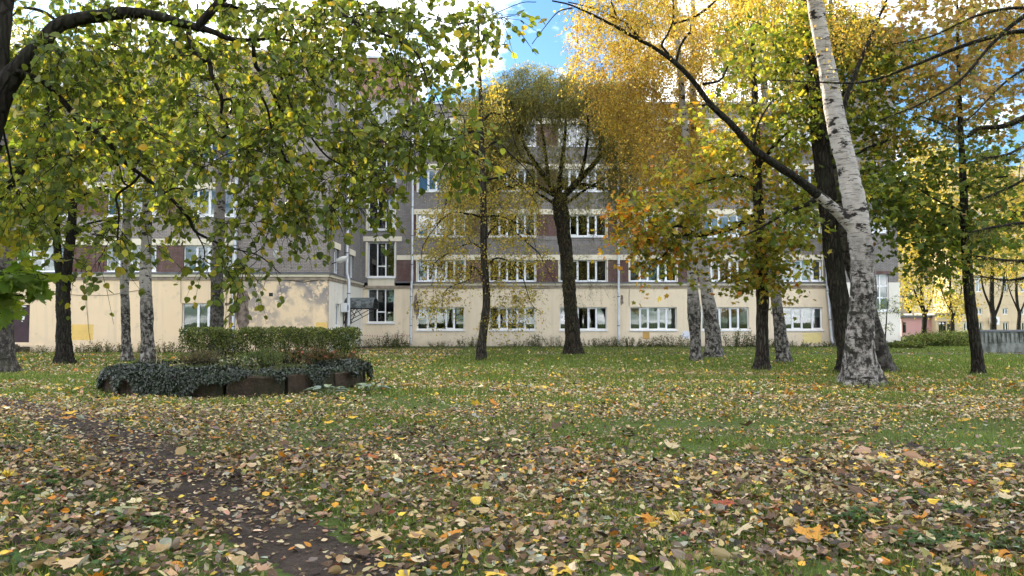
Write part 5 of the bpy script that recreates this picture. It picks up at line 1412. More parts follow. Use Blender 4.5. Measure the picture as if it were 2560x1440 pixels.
# tall golden trees behind the camera, seen as reflections in the windows
for k, (x, y, h, c, lab) in enumerate(((-36, -18, 16, GREEN, 'dark green tree mirrored in the far left wing windows'), (-27, -15, 15, GOLD, 'golden tree mirrored in the middle wing windows'), (-18, -17, 17, GREEN, 'dark green tree mirrored in the wing window by the downpipe'), (-10, -15, 19, GOLD, 'golden tree mirrored in the stair windows'), (-3, -20, 16, GOLD, 'golden tree mirrored in the leftmost windows of the range'),
        (4, -16, 17, GREEN, 'dark green tree mirrored in the second windows of the range'), (11, -19, 18, GREEN, 'dark green tree mirrored in the windows behind the willow'), (18, -16, 15, GOLD, 'golden tree mirrored in the windows right of the middle downpipe'), (26, -18, 17, GREEN, 'dark green tree mirrored in the windows behind the paired birches'), (35, -17, 16, GOLD, 'golden tree mirrored in the last windows of the range'))):
    t = Tree('park_tree', lab, 1280, 900, Y=20, seed=80 + k, group='trees behind the viewer')
    t.base = np.array((x, y, 0.0)); t.root.location = (x, y, 0)
    z_ = np.linspace(-.1, h, 12); P = np.column_stack([x + .3 * np.sin(z_ * .5), np.full(12, y), z_]); R = np.linspace(.28, .04, 12)
    t.trunk.tubes(P, R, 9); t.nodes += list(P); t.nrad += list(R); t.ndir += [np.array((0, 0, 1.0))] * 12
    v = t.rng.normal(0, 1, (110, 3)); v /= np.linalg.norm(v, axis=1, keepdims=True); v *= t.rng.random((110, 1)) ** .4
    tg = np.array((x, y, h * .57)) + v * np.array((4.6, 3.5, h * .45))
    pth = t.grow(tg, .1, .08, .01, minh=2.5); t.foliate(pth, 5, 1.1, 8, 'diamond', .40, c, None, -.3, .3, wood=False); t.finish('bark')

# ------------------------------------------------------------------ round flower bed
BX, BY, BR = float(at(604, 940, 16.4)[0]), 16.4, 2.52
bz0 = float(gz(BY, BX))
bed = empty('flower_bed', (BX, BY, bz0), 'round raised flower bed edged with mossy concrete slabs', 'flower bed')
bo = np.array((BX, BY, bz0))
rg_ = np.random.default_rng(90)
NS = 15
sg = Geo(); Ls = 2 * math.pi * BR / NS * .97
# slab with chamfered, slightly uneven edges
def slab_geo(seed):
    r = np.random.default_rng(seed); g = Geo(); n = 7
    x = np.linspace(-Ls / 2, Ls / 2, n); zt_ = .40 + r.normal(0, .014, n); V = []
    for i in range(n):
        V += [(x[i], -.07, -.15), (x[i], -.07 + r.normal(0, .004), zt_[i] - .03), (x[i], -.045, zt_[i]), (x[i], .05, zt_[i] - .005), (x[i], .07, zt_[i] - .03), (x[i], .07, -.15)]
    V = np.array(V); idx = np.arange(n * 6).reshape(n, 6)
    q = np.stack([idx[:-1], idx[1:], np.roll(idx, -1, 1)[1:], np.roll(idx, -1, 1)[:-1]], -1).reshape(-1, 4)
    g.add(V, [q, idx[0][None, ::-1], idx[-1][None]]); return g
protos = [slab_geo(k).build('slab', M['slab'], bed) for k in range(3)]
for k in range(NS):
    a = 2 * math.pi * (k + .3) / NS
    o = protos[k] if k < 3 else cp(protos[k % 3], bed)
    o.location = (BR * math.cos(a), BR * math.sin(a), -.02 + rg_.normal(0, .03)); o.rotation_euler = (rg_.normal(0, .04), rg_.normal(0, .025), a + math.pi / 2)
# soil mound
nr_, na = 10, 40
V = [(0, 0, .39)]; fs = []
for i in range(1, nr_ + 1):
    for j in range(na):
        r = (BR - .06) * i / nr_; a = 2 * math.pi * j / na; V.append((r * math.cos(a), r * math.sin(a), .33 + .06 * math.cos(i / nr_ * math.pi / 2) + rg_.normal(0, .015)))
tri = [(0, 1 + j, 1 + (j + 1) % na) for j in range(na)]
qd = [(1 + (i - 1) * na + j, 1 + i * na + j, 1 + i * na + (j + 1) % na, 1 + (i - 1) * na + (j + 1) % na) for i in range(1, nr_) for j in range(na)]
g = Geo(); g.add(V, [np.array(tri), np.array(qd)]); g.build('soil', M['soil'], bed, smooth=True)
# ivy trailing over the rim
g = Geo(); n = 36000
a = rg_.uniform(0, 2 * math.pi, n * 3)
den_ = .42 + .40 * np.sin(a * 3 + 1.0) + .45 * np.sin(a * 7 + .5) + .3 * np.sin(a * 17)
# thick curtains at chosen bearings of the front rim
for c_, w_, s_ in ((-2.95, .26, 2.2), (-2.60, .08, .9), (-2.15, .07, 1.0), (-2.35, .06, .5), (-1.95, .07, 1.2), (-1.70, .16, 2.2), (-1.25, .12, 1.2), (-0.98, .05, .8), (-.7, .08, .9), (-.3, .15, .8)):
    dd = (a - math.pi * 2 - c_ + math.pi) % (2 * math.pi) - math.pi; den_ = den_ + s_ * np.exp(-(dd / w_) ** 2)
keep = rg_.random(len(a)) < np.clip(den_, .05, 2.5) / 2.5; a = a[keep][:n]; dv = den_[keep][:n]; n = len(a)
u = rg_.random(n) ** 1.2; hang = np.clip((dv - .45) * .30, .03, .46)
inner = rg_.random(n) < .55
rad = np.where(inner, BR - .02 - rg_.random(n) * 1.0, BR + .05 + .16 * np.sqrt(u) + rg_.normal(0, .02, n))
zz = np.where(inner, .40 + rg_.random(n) * .09 * np.clip(dv, .3, 1.6), .50 - u * hang + rg_.normal(0, .02, n))
lm = pnoise(np.column_stack([rad * np.cos(a), rad * np.sin(a), zz * 0]), 2.4, 31)
zz = np.where(inner, zz + .17 * lm - .04, zz); rad = np.where(inner, rad, rad + .10 * lm * (1 - u * .5))
P = np.column_stack([rad * np.cos(a), rad * np.sin(a), zz])
out_d = np.column_stack([np.cos(a), np.sin(a), np.zeros(n)])
nrm = np.where(inner[:, None], np.array((0, 0, 1.0)), out_d) + rg_.normal(0, .35, (n, 3)) + np.array((0, 0, .3))
tip = np.where(inner[:, None], out_d * .6, np.array((0, 0, -1.0))) + rg_.normal(0, .5, (n, 3))
g.leaves('diamond', P, frames(tip, nrm), .042 * np.exp(rg_.normal(0, .25, n)), pal(rg_, n, [(.009, .017, .008), (.014, .027, .011), (.024, .040, .018), (.006, .011, .006), (.05, .07, .03)], [3, 3, 2, 3, .5], .35), rg_.normal(0, .3, n))
P0 = np.column_stack([(BR + .06) * np.cos(a[:300]), (BR + .06) * np.sin(a[:300]), np.full(300, .5)])
P1 = P0 + out_d[:300] * .08 + np.array((0, 0, -.18)); P2 = P0 + out_d[:300] * .10; P2[:, 2] -= hang[:300] + .02
g.tubes(np.stack([P0, P1, P2], 1), np.full((300, 3), .003), 3, np.tile(np.array((.05, .04, .025, 1.0)), (300, 1)))
ivy = g.build('ivy', M['ivy']); ivy.location = tuple(bo); tag(ivy, 'dark green ivy trailing over the rim of the round bed', 'ivy', kind='stuff')
# grassy growth on the bed
g = Geo(); n = 9000
rr = (BR - .15) * np.sqrt(rg_.random(n)); a = rg_.uniform(0, 2 * math.pi, n)
P = np.column_stack([rr * np.cos(a), rr * np.sin(a), .33 + .06 * np.cos(rr / BR * math.pi / 2)])
tip = rg_.normal(0, .5, (n, 3)); tip[:, 2] = 1
g.leaves('blade', P, frames(tip, rg_.normal(0, 1, (n, 3))), rg_.uniform(.04, .12, n), pal(rg_, n, [(.07, .11, .03), (.10, .15, .04), (.05, .08, .03), (.16, .14, .07)], None, .2))
gr = g.build('bed_grass', M['grass']); gr.location = tuple(bo); tag(gr, 'thin grass growing between the plants of the round bed', 'grass', kind='stuff')

def shrub(name, label, cat, loc, rx, ry, h, stems, leaves, tpl, size, cols, w=None, seed=1, lm='leaf', group=None, top=.35, flowers=0, fcol=(.45, .16, .18), stemcol='twig', power=.5, upright=.4):
    r = np.random.default_rng(seed); loc = np.array(loc, float)
    e = empty(name, tuple(loc), label, cat, group)
    th = r.uniform(0, 2 * math.pi, stems); q = np.sqrt(r.random(stems))
    tipP = np.column_stack([rx * q * np.cos(th), ry * q * np.sin(th), h * (1 - .35 * q ** 2) * r.uniform(.75, 1.0, stems)])
    b0_ = tipP * np.array((upright, upright, 0)) + r.normal(0, .02, (stems, 3)) * np.array((1, 1, 0)); b0_[:, 2] = -.03
    u = np.linspace(0, 1, 6)[None, :, None]
    P = b0_[:, None] * (1 - u) + tipP[:, None] * u
    P[:, 1:-1] += r.normal(0, .03 * h, (stems, 4, 3))
    g = Geo(); g.tubes(P, np.linspace(.010, .003, 6)[None] * np.ones((stems, 1)) * (h ** .5), 4); g.build('stems', M[stemcol], e, smooth=True)
    i = r.integers(0, stems, leaves); v = (top + (1 - top) * r.random(leaves) ** power) * 4.99; j = v.astype(int); f = (v - j)[:, None]
    pos = P[i, j] * (1 - f) + P[i, np.minimum(j + 1, 5)] * f + r.normal(0, .07 * max(.5, h), (leaves, 3))
    pos[:, 2] = np.maximum(pos[:, 2], .01)
    tip = r.normal(0, .7, (leaves, 3)); tip[:, 2] += .15; nrm = r.normal(0, .5, (leaves, 3)); nrm[:, 2] += .6
    g = Geo(); g.leaves(tpl, pos, frames(tip, nrm), size * np.exp(r.normal(0, .22, leaves)), pal(r, leaves, cols, w, .25), r.normal(0, .2, leaves)); g.build('foliage', M[lm], e, kind='stuff')
    if flowers:
        k = r.choice(stems, min(flowers, stems), replace=False)
        for q_ in k:
            f = Geo(); n = 9; tp = r.normal(0, 1, (n, 3)); tp[:, 2] = abs(tp[:, 2]) + .3
            f.leaves('oval', np.tile(tipP[q_] + np.array((0, 0, .02)), (n, 1)), frames(tp, r.normal(0, 1, (n, 3))), np.full(n, .045), pal(r, n, [fcol], None, .2)); f.build('flower', M['leaf'], e)
    return e
def on_bed(px, py, Y): p = at(px, py, Y); return (p[0], Y, bz0 + .34)
ROSE = [(.06, .075, .03), (.10, .06, .035), (.14, .08, .04), (.05, .06, .03)]
shrub('rose_bush', 'rose bush with pinkish blooms on the right of the bed', 'rose bush', on_bed(800, 905, 16.9), .42, .4, .55, 34, 900, 'oval', .045, ROSE, None, 101, flowers=7)
shrub('rose_bush', 'low reddish rose bush at the right rear of the bed', 'rose bush', on_bed(860, 900, 17.8), .40, .4, .42, 30, 700, 'oval', .045, ROSE, None, 102, flowers=4)
shrub('rose_bush', 'rose bush before the hedge at the back of the bed', 'rose bush', on_bed(735, 890, 18.6), .5, .4, .5, 30, 700, 'oval', .045, ROSE, None, 103, flowers=3, fcol=(.55, .40, .36))
shrub('withered_plant', 'withered brownish bushy plant at the left rear of bed', 'plant', on_bed(515, 912, 18.0), .75, .45, .42, 60, 1400, 'narrow', .07, [(.09, .075, .05), (.12, .10, .06), (.07, .075, .04)], None, 104, upright=.5)
shrub('wispy_plant', 'wispy green plant in the middle of the round bed', 'plant', on_bed(665, 915, 17.3), .6, .5, .48, 60, 1500, 'narrow', .08, [(.07, .10, .04), (.10, .13, .05)], None, 105, upright=.6)
shrub('wispy_plant', 'grey green tuft behind the ivy, left of centre bed', 'plant', on_bed(590, 918, 16.8), .5, .4, .30, 40, 900, 'oval', .05, [(.05, .08, .04), (.09, .12, .06), (.30, .28, .2)], None, 106, upright=.6)
# two hostas: every large leaf is a part
def hosta(label, px, py, seed, nl):
    r = np.random.default_rng(seed); y = gY(px, py); p = at(px, py, y); b = np.array((p[0], y, float(gz(y, p[0]))))
    e = empty('hosta', tuple(b), label, 'hosta', 'hostas by the bed')
    g = Geo(); n, m = 9, 5
    V = []
    for i in range(n):
        t_ = i / (n - 1); w_ = .30 * math.sin(math.pi * min(1, t_ * 1.02) ** .75) ** .8
        for j in range(m): s_ = (j / (m - 1) * 2 - 1); V.append((s_ * w_, t_, .10 * s_ * s_ * w_ / .3 - .25 * (t_ - .3) ** 2))
    idx = np.arange(n * m).reshape(n, m); q = np.stack([idx[:-1, :-1], idx[:-1, 1:], idx[1:, 1:], idx[1:, :-1]], -1).reshape(-1, 4)
    g.add(V, [q], np.tile(np.array((.12, .17, .12, 1.0), np.float32), (n * m, 1)))
    g2 = Geo(); g2.add(V, [q], np.tile(np.array((.15, .20, .08, 1.0), np.float32), (n * m, 1)))
    o0 = g.build('leaf', M['ivy'], e, smooth=True); o1 = g2.build('leaf', M['ivy'], e, smooth=True)
    for k in range(nl):
        o = o0 if k == 0 else o1 if k == 1 else cp((o0, o1)[k % 2], e)
        a = 2 * math.pi * k / nl + r.normal(0, .3); el = r.uniform(.2, 1.1); L = r.uniform(.18, .30)
        pet = .12 + .12 * r.random(); d = np.array((math.cos(a), math.sin(a), math.sin(el))); d /= np.linalg.norm(d)
        st = d * pet + np.array((0, 0, .05))
        Rm = frames(np.array([[math.cos(a), math.sin(a), math.sin(el) * .5 - .15]]), np.array([[0, 0, 1.0]]))[0] * L
        o.matrix_local = Matrix([[*Rm[i], st[i]] for i in range(3)] + [[0, 0, 0, 1]])
        gs = Geo(); gs.tubes(np.array([(0, 0, -.02), st * .5 + (0, 0, .03), st]), np.array([.008, .007, .006]), 4, np.array([[.10, .14, .05, 1]])); gs.build('stalk', M['ivy'], e)
hosta('larger hosta with broad blue green leaves at the bed foot', 815, 997, 110, 15)
hosta('smaller hosta at the right end of the round bed', 925, 984, 111, 11)
for k, (px, h_) in enumerate(((390, .62), (402, .75))):
    p = on_bed(px, 910, 17.2); e = empty('dry_stalk', p, ('shorter', 'taller')[k] + ' dry pale stalk standing on the left of the bed', 'stalk')
    g = Geo(); g.tubes(np.array([(0, 0, -.05), (.01, 0, h_ * .5), (.03, 0, h_)]), np.array([.008, .006, .003]), 5); g.build('stem', flat('dry straw', (.42, .36, .22), .8, .1), e)
    g = Geo(); n = 8; r = np.random.default_rng(k); zz = np.linspace(h_ * .3, h_, n); tp = r.normal(0, 1, (n, 3)); g.leaves('narrow', np.column_stack([np.full(n, .015), np.zeros(n), zz]), frames(tp, r.normal(0, 1, (n, 3))), np.full(n, .09), pal(r, n, [(.40, .34, .2)])); g.build('leaves', M['dry'], e)

# ------------------------------------------------------------------ hedge
YH = 27.5
hx0, hx1 = X(468, YH), X(896, YH); hz = float(gz(YH)); htop = Z(819, YH)
e = empty('hedge', ((hx0 + hx1) / 2, YH, hz), 'clipped green hedge of several bushes behind the flower bed', 'hedge')
ho = np.array(e.location); r = np.random.default_rng(120); H = htop - hz
cent = np.linspace(hx0 + .5, hx1 - .6, 6) - ho[0]
gs, gl = Geo(), Geo()
for c_ in cent:
    ns = 26; th = r.normal(0, .55, ns); P = []
    for q in range(ns):
        b_ = np.array((c_ + r.normal(0, .10), r.normal(0, .10), -.05)); t_ = np.array((c_ + th[q] * 1.15, r.normal(0, .35), H * r.uniform(.6, .95)))
        u = np.linspace(0, 1, 6)[:, None]; pth = b_ * (1 - u) + t_ * u; pth[:, 0] = b_[0] + (t_[0] - b_[0]) * u[:, 0] ** 1.4; pth[1:-1] += r.normal(0, .03, (4, 3)); P.append(pth)
    st = Geo(); st.tubes(np.array(P), np.tile(np.linspace(.016, .004, 6), (ns, 1)), 5); st.build('stems', M['twig'], e, smooth=True)
n = 30000
x = r.uniform(hx0 - ho[0], hx1 - ho[0], n); zz = H * (.16 + .84 * r.random(n) ** .55); yy = r.uniform(-.62, .62, n)
edge = np.sign(yy) * (.62 - .25 * r.random(n) ** 2); surf = r.random(n) < .6; yy = np.where(surf, edge, yy)
lump = .11 * np.sin(x * 2.1 + 1) + .08 * np.sin(x * 5.3) + .05 * np.sin(x * 11 + yy * 4) + .10 * (r.random(n) ** 8)
top_ = H + lump - .25 * np.clip((ho[0] + x - hx1 + .35) / .35, 0, 1) ** 2 - .3 * np.clip((hx0 + .4 - ho[0] - x) / .4, 0, 1) ** 2
zz = np.minimum(zz, top_ + r.normal(0, .05, n))
bush = np.min(np.abs(x[:, None] - cent[None]), axis=1)
keep = (zz > .22 + .75 * np.clip(bush - .30, 0, 1) * 0 + .18 * (pnoise(np.column_stack([x, yy, zz]), 3.0, 4) > 0)) & (r.random(n) < np.clip(.35 + zz / H, 0, 1)) & (pnoise(np.column_stack([x, yy, zz * 1.5]), 2.6, 8) > -.40)
x, yy, zz = x[keep], yy[keep], zz[keep]; n = len(x)
tip = r.normal(0, .6, (n, 3)); tip[:, 2] += .25; nrm = r.normal(0, .5, (n, 3)); nrm[:, 2] += .5; nrm[:, 1] += np.sign(yy) * .4
cc = pal(r, n, [(.085, .115, .04), (.125, .16, .05), (.19, .22, .07), (.045, .065, .028), (.32, .29, .08)], [3, 3, 3, 2, .4], .28)
gl.leaves('diamond', np.column_stack([x, yy, zz]), frames(tip, nrm), .062 * np.exp(r.normal(0, .2, n)), cc, r.normal(0, .2, n)); gl.build('foliage', M['leaf'], e, kind='stuff')

# ------------------------------------------------------------------ weeds along the foot of the walls
WEED = [(.09, .115, .045), (.13, .155, .06), (.17, .17, .08), (.065, .085, .04)]
k = 0
for px, Yw, w_, h_, lab in ((955, 50.6, 1.1, 1.0, 'dense dark weeds under the stair window'), (985, 50.2, .7, 1.5, 'tall spindly weed under the stair window'), (1010, 49.8, .7, .7, 'low weeds at the foot of the stair bay'), (1105, 51.2, 1.0, .55, 'low weeds under the first ground floor window of the range'), (1175, 51.2, .8, .95, 'bushy weed between the first two ground floor windows'),
                        (1290, 51.2, 1.2, .6, 'weeds before the left vent grille under second window'), (1340, 51.3, .6, 1.2, 'spindly weed left of the willow trunk'), (1390, 51.2, .8, 1.1, 'pale weed close by the willow trunk, left side'), (1480, 51.0, .9, .8, 'weed right of the willow trunk'), (1530, 51.2, .6, 1.0, 'thin weed left of the middle downpipe'), (1570, 50.4, 1.6, .95, 'wide weed mound at the middle downpipe'), (1620, 50.8, 1.0, .7, 'weeds under the ochre paint patch'),
                        (1680, 51.0, 1.1, 1.2, 'weeds between the ochre and the bluish paint patches'), (1715, 51.2, .7, .7, 'low weeds under the bluish paint patch'), (1850, 50.8, 1.5, 1.5, 'largest weed bush, beside the slender maple'), (1890, 50.8, 1.0, .9, 'weeds behind the slender maple trunk'), (1925, 51.0, .9, .8, 'weeds left of the last ground floor window'), (1985, 51.0, .9, .6, 'low weeds under the last ground floor window'), (2060, 51.0, .7, .5, 'low weeds by the right hand downpipe'),
                        (110, 41.4, .9, .55, 'low weeds beside the mossy brick step'), (200, 41.4, 1.0, .6, 'weeds under the yellow paint patch'), (245, 41.5, 1.0, .9, 'thin weeds right of the yellow paint patch'), (290, 41.3, .9, .65, 'weeds left of the thinnest birch'), (345, 41.4, .8, .8, 'weeds between the two left birches'), (420, 41.2, 1.0, .8, 'weeds right of the fissured birch')):
    k += 1
    p = at(px, 800, Yw)
    shrub('wall_weed', lab, 'weed', (p[0], Yw, float(gz(Yw, p[0]))), w_ * 1.3, .6, h_ * .85, int(14 + 12 * w_), int(620 * w_ * (.5 + h_)), ('narrow', 'oval')[k % 2], (.11, .07)[k % 2], WEED, None, 130 + k, group='weeds along the walls', top=.06, power=1.5, upright=.7)
# bank of rough shrubs beyond the path at the right
for k, (px, Yw, w_, h_, lab) in enumerate(((2300, 52, 2.2, .9, 'rough green bush bank right of the white end wall'), (2345, 54, 2.2, 1.2, 'yellowish rough bush before the glazed porch'), (2390, 52, 2.4, 1.1, 'rough grey green bush left of the dark maple trunk'), (2425, 56, 1.8, 1.2, 'rough bush behind the dark maple trunk'), (2265, 49, 1.2, .5, 'low bush at the corner of the white end wall'))):
    p = at(px, 800, Yw)
    shrub('rough_bush', lab, 'bush', (p[0], Yw, -.36), w_, 1.2, h_, 60, 2600, 'diamond', .12, [(.08, .12, .035), (.14, .17, .05), (.22, .22, .06)], [3, 2, 1 + 2 * (k == 1)], 170 + k, group='rough bushes beyond the path', top=.1, power=.8, upright=.7)

# ------------------------------------------------------------------ grass and fallen leaves
RG = np.random.default_rng(200)
def band(y0, y1, per_m2, half=.70, extra=1.4):
    A = half * (y1 ** 2 - y0 ** 2) + 2 * extra * (y1 - y0)
    n = int(A * per_m2)
    y = np.sqrt(RG.uniform(y0 ** 2, y1 ** 2, n)); x = RG.uniform(-1, 1, n) * (half * y + extra)
    return x, y
def path_d(x, y):
    d = np.full(len(x), 9.0)
    for i in range(0, len(PATHC), 2):
        d = np.minimum(d, np.hypot(x - PATHC[i, 0], y - PATHC[i, 1]) - PATHC[i, 2])
    return d
def in_bed(x, y): return np.hypot(x - BX, y - BY) < BR + .08
def asphalt(x, y):
    return (y > 37.2) & (y < 41.2) & (x > -9) & (y > 38.2 - .9 * np.exp(-((x + 4.5) / 3) ** 2))
def patch(x, y, f, s): return pnoise(np.column_stack([x, y, np.zeros(len(x))]), f, s)
GC = [(.13, .195, .036), (.17, .235, .045), (.10, .145, .032), (.22, .265, .06), (.26, .24, .10)]
TPL['spike'] = (np.array([(-.05, 0, 0), (.05, 0, 0), (0, 1, .25)], float), [(0, 1, 2)])
gg = Geo()
for y0, y1, dn, tp, h0, h1, wx in ((3.2, 7.5, 2000, 'blade', .035, .11, 1.0), (7.5, 14, 950, 'blade', .04, .11, 1.4), (14, 24, 620, 'spike', .05, .12, 2.2), (24, 52, 210, 'spike', .06, .14, 4.0)):
    x, y = band(y0, y1, dn)
    dpth = path_d(x, y); pt = patch(x, y, 1.1, 7) + .6 * patch(x, y, 3.1, 8)
    pr = np.clip(.62 + .6 * pt, .10, 1.0) * np.clip(dpth / .35, 0.02, 1)
    pr = np.where(y > 20, np.clip(pr + .35, 0, 1), pr)
    pr = np.where((y > 24) & (x < -3), pr * .45, pr); pr = np.where((y < 11) & (x < -.17 * y - .5), pr * .55, pr)
    k = (RG.random(len(x)) < pr) & ~in_bed(x, y) & ~asphalt(x, y) & ~((x < XR + 1) & (y > 41)) & ~((x > XR) & (x < 26) & ((y > 52.5) | ((y > 41.2) & (RG.random(len(x)) < .45))))
    x, y, pt = x[k], y[k], pt[k]; n = len(x)
    P = np.column_stack([x, y, gz(y, x) - .004]); tip = RG.normal(0, .42, (n, 3)); tip[:, 2] = 1.0
    S = RG.uniform(h0, h1, n) * np.clip(1 + .35 * pt, .5, 1.7)
    C = pal(RG, n, GC, [3, 3, 2, 1.5, .8], .2)
    gg.leaves(tp, P, frames(tip, RG.normal(0, 1, (n, 3)) * np.array((1, 1, .2))), S, C, None, np.full(n, wx))
for t in FEET:
    if not (3 < t.base[1] < 45) or t.nodes is None or not t.nrad: continue
    r0 = t.nrad[0]; n = 260
    a = RG.uniform(0, 2 * math.pi, n); q = r0 * 1.25 + np.abs(RG.normal(0, .16, n))
    x = t.base[0] + q * np.cos(a); y = t.base[1] + q * np.sin(a)
    tip = RG.normal(0, .5, (n, 3)); tip[:, 2] = 1
    gg.leaves('blade', np.column_stack([x, y, gz(y, x) - .01]), frames(tip, RG.normal(0, 1, (n, 3))), RG.uniform(.07, .22, n), pal(RG, n, GC, [2, 2, 3, 1, 2], .25), None, np.full(n, 1.6))
go = gg.build('grass', M['grass']); tag(go, 'short green lawn grass showing between the fallen leaves', 'grass', kind='stuff')

TAN, CREAM, GREYB, BROWN, DARKB = (.36, .26, .13), (.52, .42, .26), (.20, .155, .12), (.11, .068, .04), (.04, .03, .024)
YEL, ORA, OLI, PINK, GREYG, RED = (.62, .42, .06), (.50, .21, .03), (.26, .25, .08), (.38, .24, .155), (.30, .31, .24), (.30, .07, .035)
LCOL = np.array([TAN, CREAM, GREYB, BROWN, DARKB, YEL, ORA, OLI, PINK, GREYG, RED]); LNAME = ['tan', 'cream', 'grey brown', 'brown', 'dark brown', 'yellow', 'orange', 'olive', 'pinkish', 'grey green', 'red']
def leaf_batch(y0, y1, dn, size, tpls, w_near, w_far, tilt=.48, sig=.32):
    x, y = band(y0, y1, dn)
    dpth = path_d(x, y); pt = patch(x, y, .9, 11) + .5 * patch(x, y, 2.7, 12)
    pr = np.clip(.50 + .62 * pt, .06, 1.0)
    pr *= np.where(dpth < -.1, .36, np.where(dpth < .1, .55, np.where(dpth < .4, .8, 1)))
    px, py, d = pxof(np.column_stack([x, y, gz(y, x)]))
    pr *= np.where((y > 19) & (x > -3), np.clip(1.0 - (y - 20) / 10, .30, 1), 1)
    pr *= np.where((px > 2230) & (y > 19), .5, 1)
    pr *= np.where((py > 925) & (py < 1000) & (px > 1000), 1.5, 1)
    pr = np.where((y < 6.5) & (px > 900), np.clip(pr + .25, 0, 1), pr)
    pr = np.where((px < 700) & (y < 12) & (dpth > 0), np.clip(pr * 1.1 + .25, 0, 1), pr)
    k = (RG.random(len(x)) < pr) & ~in_bed(x, y) & ~((x < XR + .5) & (y > YL - .3)) & (y < 47)
    x, y, py, px = x[k], y[k], py[k], px[k]; n = len(x)
    f = np.clip((1120 - py) / 170, 0, 1)
    w = np.array(w_near)[None] * (1 - f[:, None]) + np.array(w_far)[None] * f[:, None]
    ob = ((px > 1950) & (px < 2300) & (py < 985)).astype(float)[:, None]; w = w + ob * np.array([0, 0, 0, 2, 0, 2, 5, 0, 0, 0, 0])[None]
    ll = ((px < 900) & (py < 940)).astype(float)[:, None]; w = w + ll * np.array([4, 1, 2, 2, 0, 0, 2, 1, 2, 0, 0])[None]
    cw = np.cumsum(w, 1); ci = (RG.random(n)[:, None] * cw[:, -1:] > cw).sum(1)
    C = LCOL[ci] * np.exp(RG.normal(0, .22, (n, 1))) * np.exp(RG.normal(0, .06, (n, 3))); C = np.concatenate([np.clip(C, 0, .9), np.ones((n, 1))], 1)
    P = np.column_stack([x, y, gz(y, x) + RG.uniform(.006, .06, n)])
    a = RG.uniform(0, 2 * math.pi, n); tip = np.column_stack([np.cos(a), np.sin(a), RG.normal(0, tilt * .7, n)]); nrm = RG.normal(0, tilt, (n, 3)); nrm[:, 2] += 1
    S = size * np.exp(RG.normal(0, sig, n)); cu = RG.normal(.3, 2.0 * tilt, n)
    return [P, frames(tip, nrm), S, C, cu, RG.uniform(.75, 1.15, n), ci]
WN = [6, 4, 5.5, 5.5, 4, 1.6, 1.3, 1.6, 1.8, 1.4, .12]; WF = [5, 9, 2, 1.5, .7, 5.0, 1.3, 2.2, 1.2, 1.8, .05]
def zone(px, py):
    s_ = ['at the left edge', 'far left', 'left', 'left of centre', 'just left of centre', 'just right of centre', 'right of centre', 'right', 'far right', 'at the right edge'][min(9, int(px / 256))]
    return s_ + (', bottom edge' if py > 1400 else ', nearest row' if py > 1360 else ', second row' if py > 1310 else ', third row' if py > 1250 else ', middle lawn')
def single_leaves(rec, tpl, count, word, name):
    P, Rm, S, C, cu, sx_, ci = rec
    px, py, d = pxof(P); ok = (px > 10) & (px < 2550) & (py < 1432)
    order = np.argsort(np.where(ok, -S / d, 1))[:count]
    protos = {}
    for i in order:
        key = (int(ci[i]), int(RG.integers(0, 2)))
        cvx = [-.35, .75][key[1]]
        if key not in protos:
            g = Geo(); g.leaves(tpl, np.zeros((1, 3)), np.eye(3)[None], np.ones(1), np.array([[*LCOL[key[0]], 1]]), np.array([cvx])); o = g.build(name, M['dry']); protos[key] = o
        else: o = cp(protos[key])
        o.matrix_world = Matrix([[*(Rm[i][r_] * S[i]), P[i][r_]] for r_ in range(3)] + [[0, 0, 0, 1]])
        sz = 'large' if S[i] > np.quantile(S[order], .66) else 'small' if S[i] < np.quantile(S[order], .33) else 'medium'
        tag(o, f"{sz} {('flat', 'curled')[key[1]]} {LNAME[key[0]]} {word} leaf lying {zone(px[i], py[i])}", 'leaf', f'fallen {word} leaves on the lawn')
    keep = np.ones(len(P), bool); keep[order] = False
    return [z[keep] for z in rec]
lg = Geo()
near = leaf_batch(3.2, 8, 1150, .045, None, WN, WF)
near = single_leaves(near, 'linden', 300, 'linden', 'fallen_leaf')
lg.leaves('oval', *near[:6])
crumb = leaf_batch(3.2, 9.5, 520, .030, None, [3, 1, 6, 7, 6, .3, .5, .5, 1, .5, .1], [3, 2, 4, 4, 2, 1, 1, 1, 1, 1, 0])
pc = leaf_batch(3.2, 12, 900, .036, None, [6, 3, 5, 4, 3, .8, .8, 1, 3, .5, .1], [5, 4, 3, 3, 1, 1, 1, 1, 2, 1, 0], .14)
kp = path_d(pc[0][:, 0], pc[0][:, 1]) < .05; pc = [z[kp] for z in pc]; pc[0][:, 2] = gz(pc[0][:, 1], pc[0][:, 0]) + .022; lg.leaves('oval', *pc[:6])
crumb[0][:, 2] -= .008; lg.leaves('diamond', *crumb[:6])
mid = leaf_batch(8, 14, 660, .046, None, WN, WF); lg.leaves('diamond', *mid[:6])
far = leaf_batch(14, 25, 340, .058, None, WN, WF); lg.leaves('diamond', *far[:5], far[5] * 1.15)
far2 = leaf_batch(25, 47, 75, .085, None, WN, WF); lg.leaves('diamond', *far2[:5], far2[5] * 1.2)
mn = leaf_batch(3.2, 9, 7, .105, None, [5, 3, 3, 3, .8, 2.2, 2.4, 1, 2, .5, .2], [4, 3, 1, 1, 0, 5, 4, 1, 2, .5, .2], .20, .2)
mn[0][:, 2] += .02
mn = single_leaves(mn, 'maple', 110, 'maple', 'fallen_maple_leaf')
lg.leaves('maple', *mn[:6])
mf = leaf_batch(9, 24, 3.2, .13, None, [4, 3, 2, 2, .5, 4, 4, 1, 3, .5, .5], [3, 3, 1, 1, 0, 6, 5, 1, 2, .5, .1], .25, .2); lg.leaves('maple_s', *mf[:6])
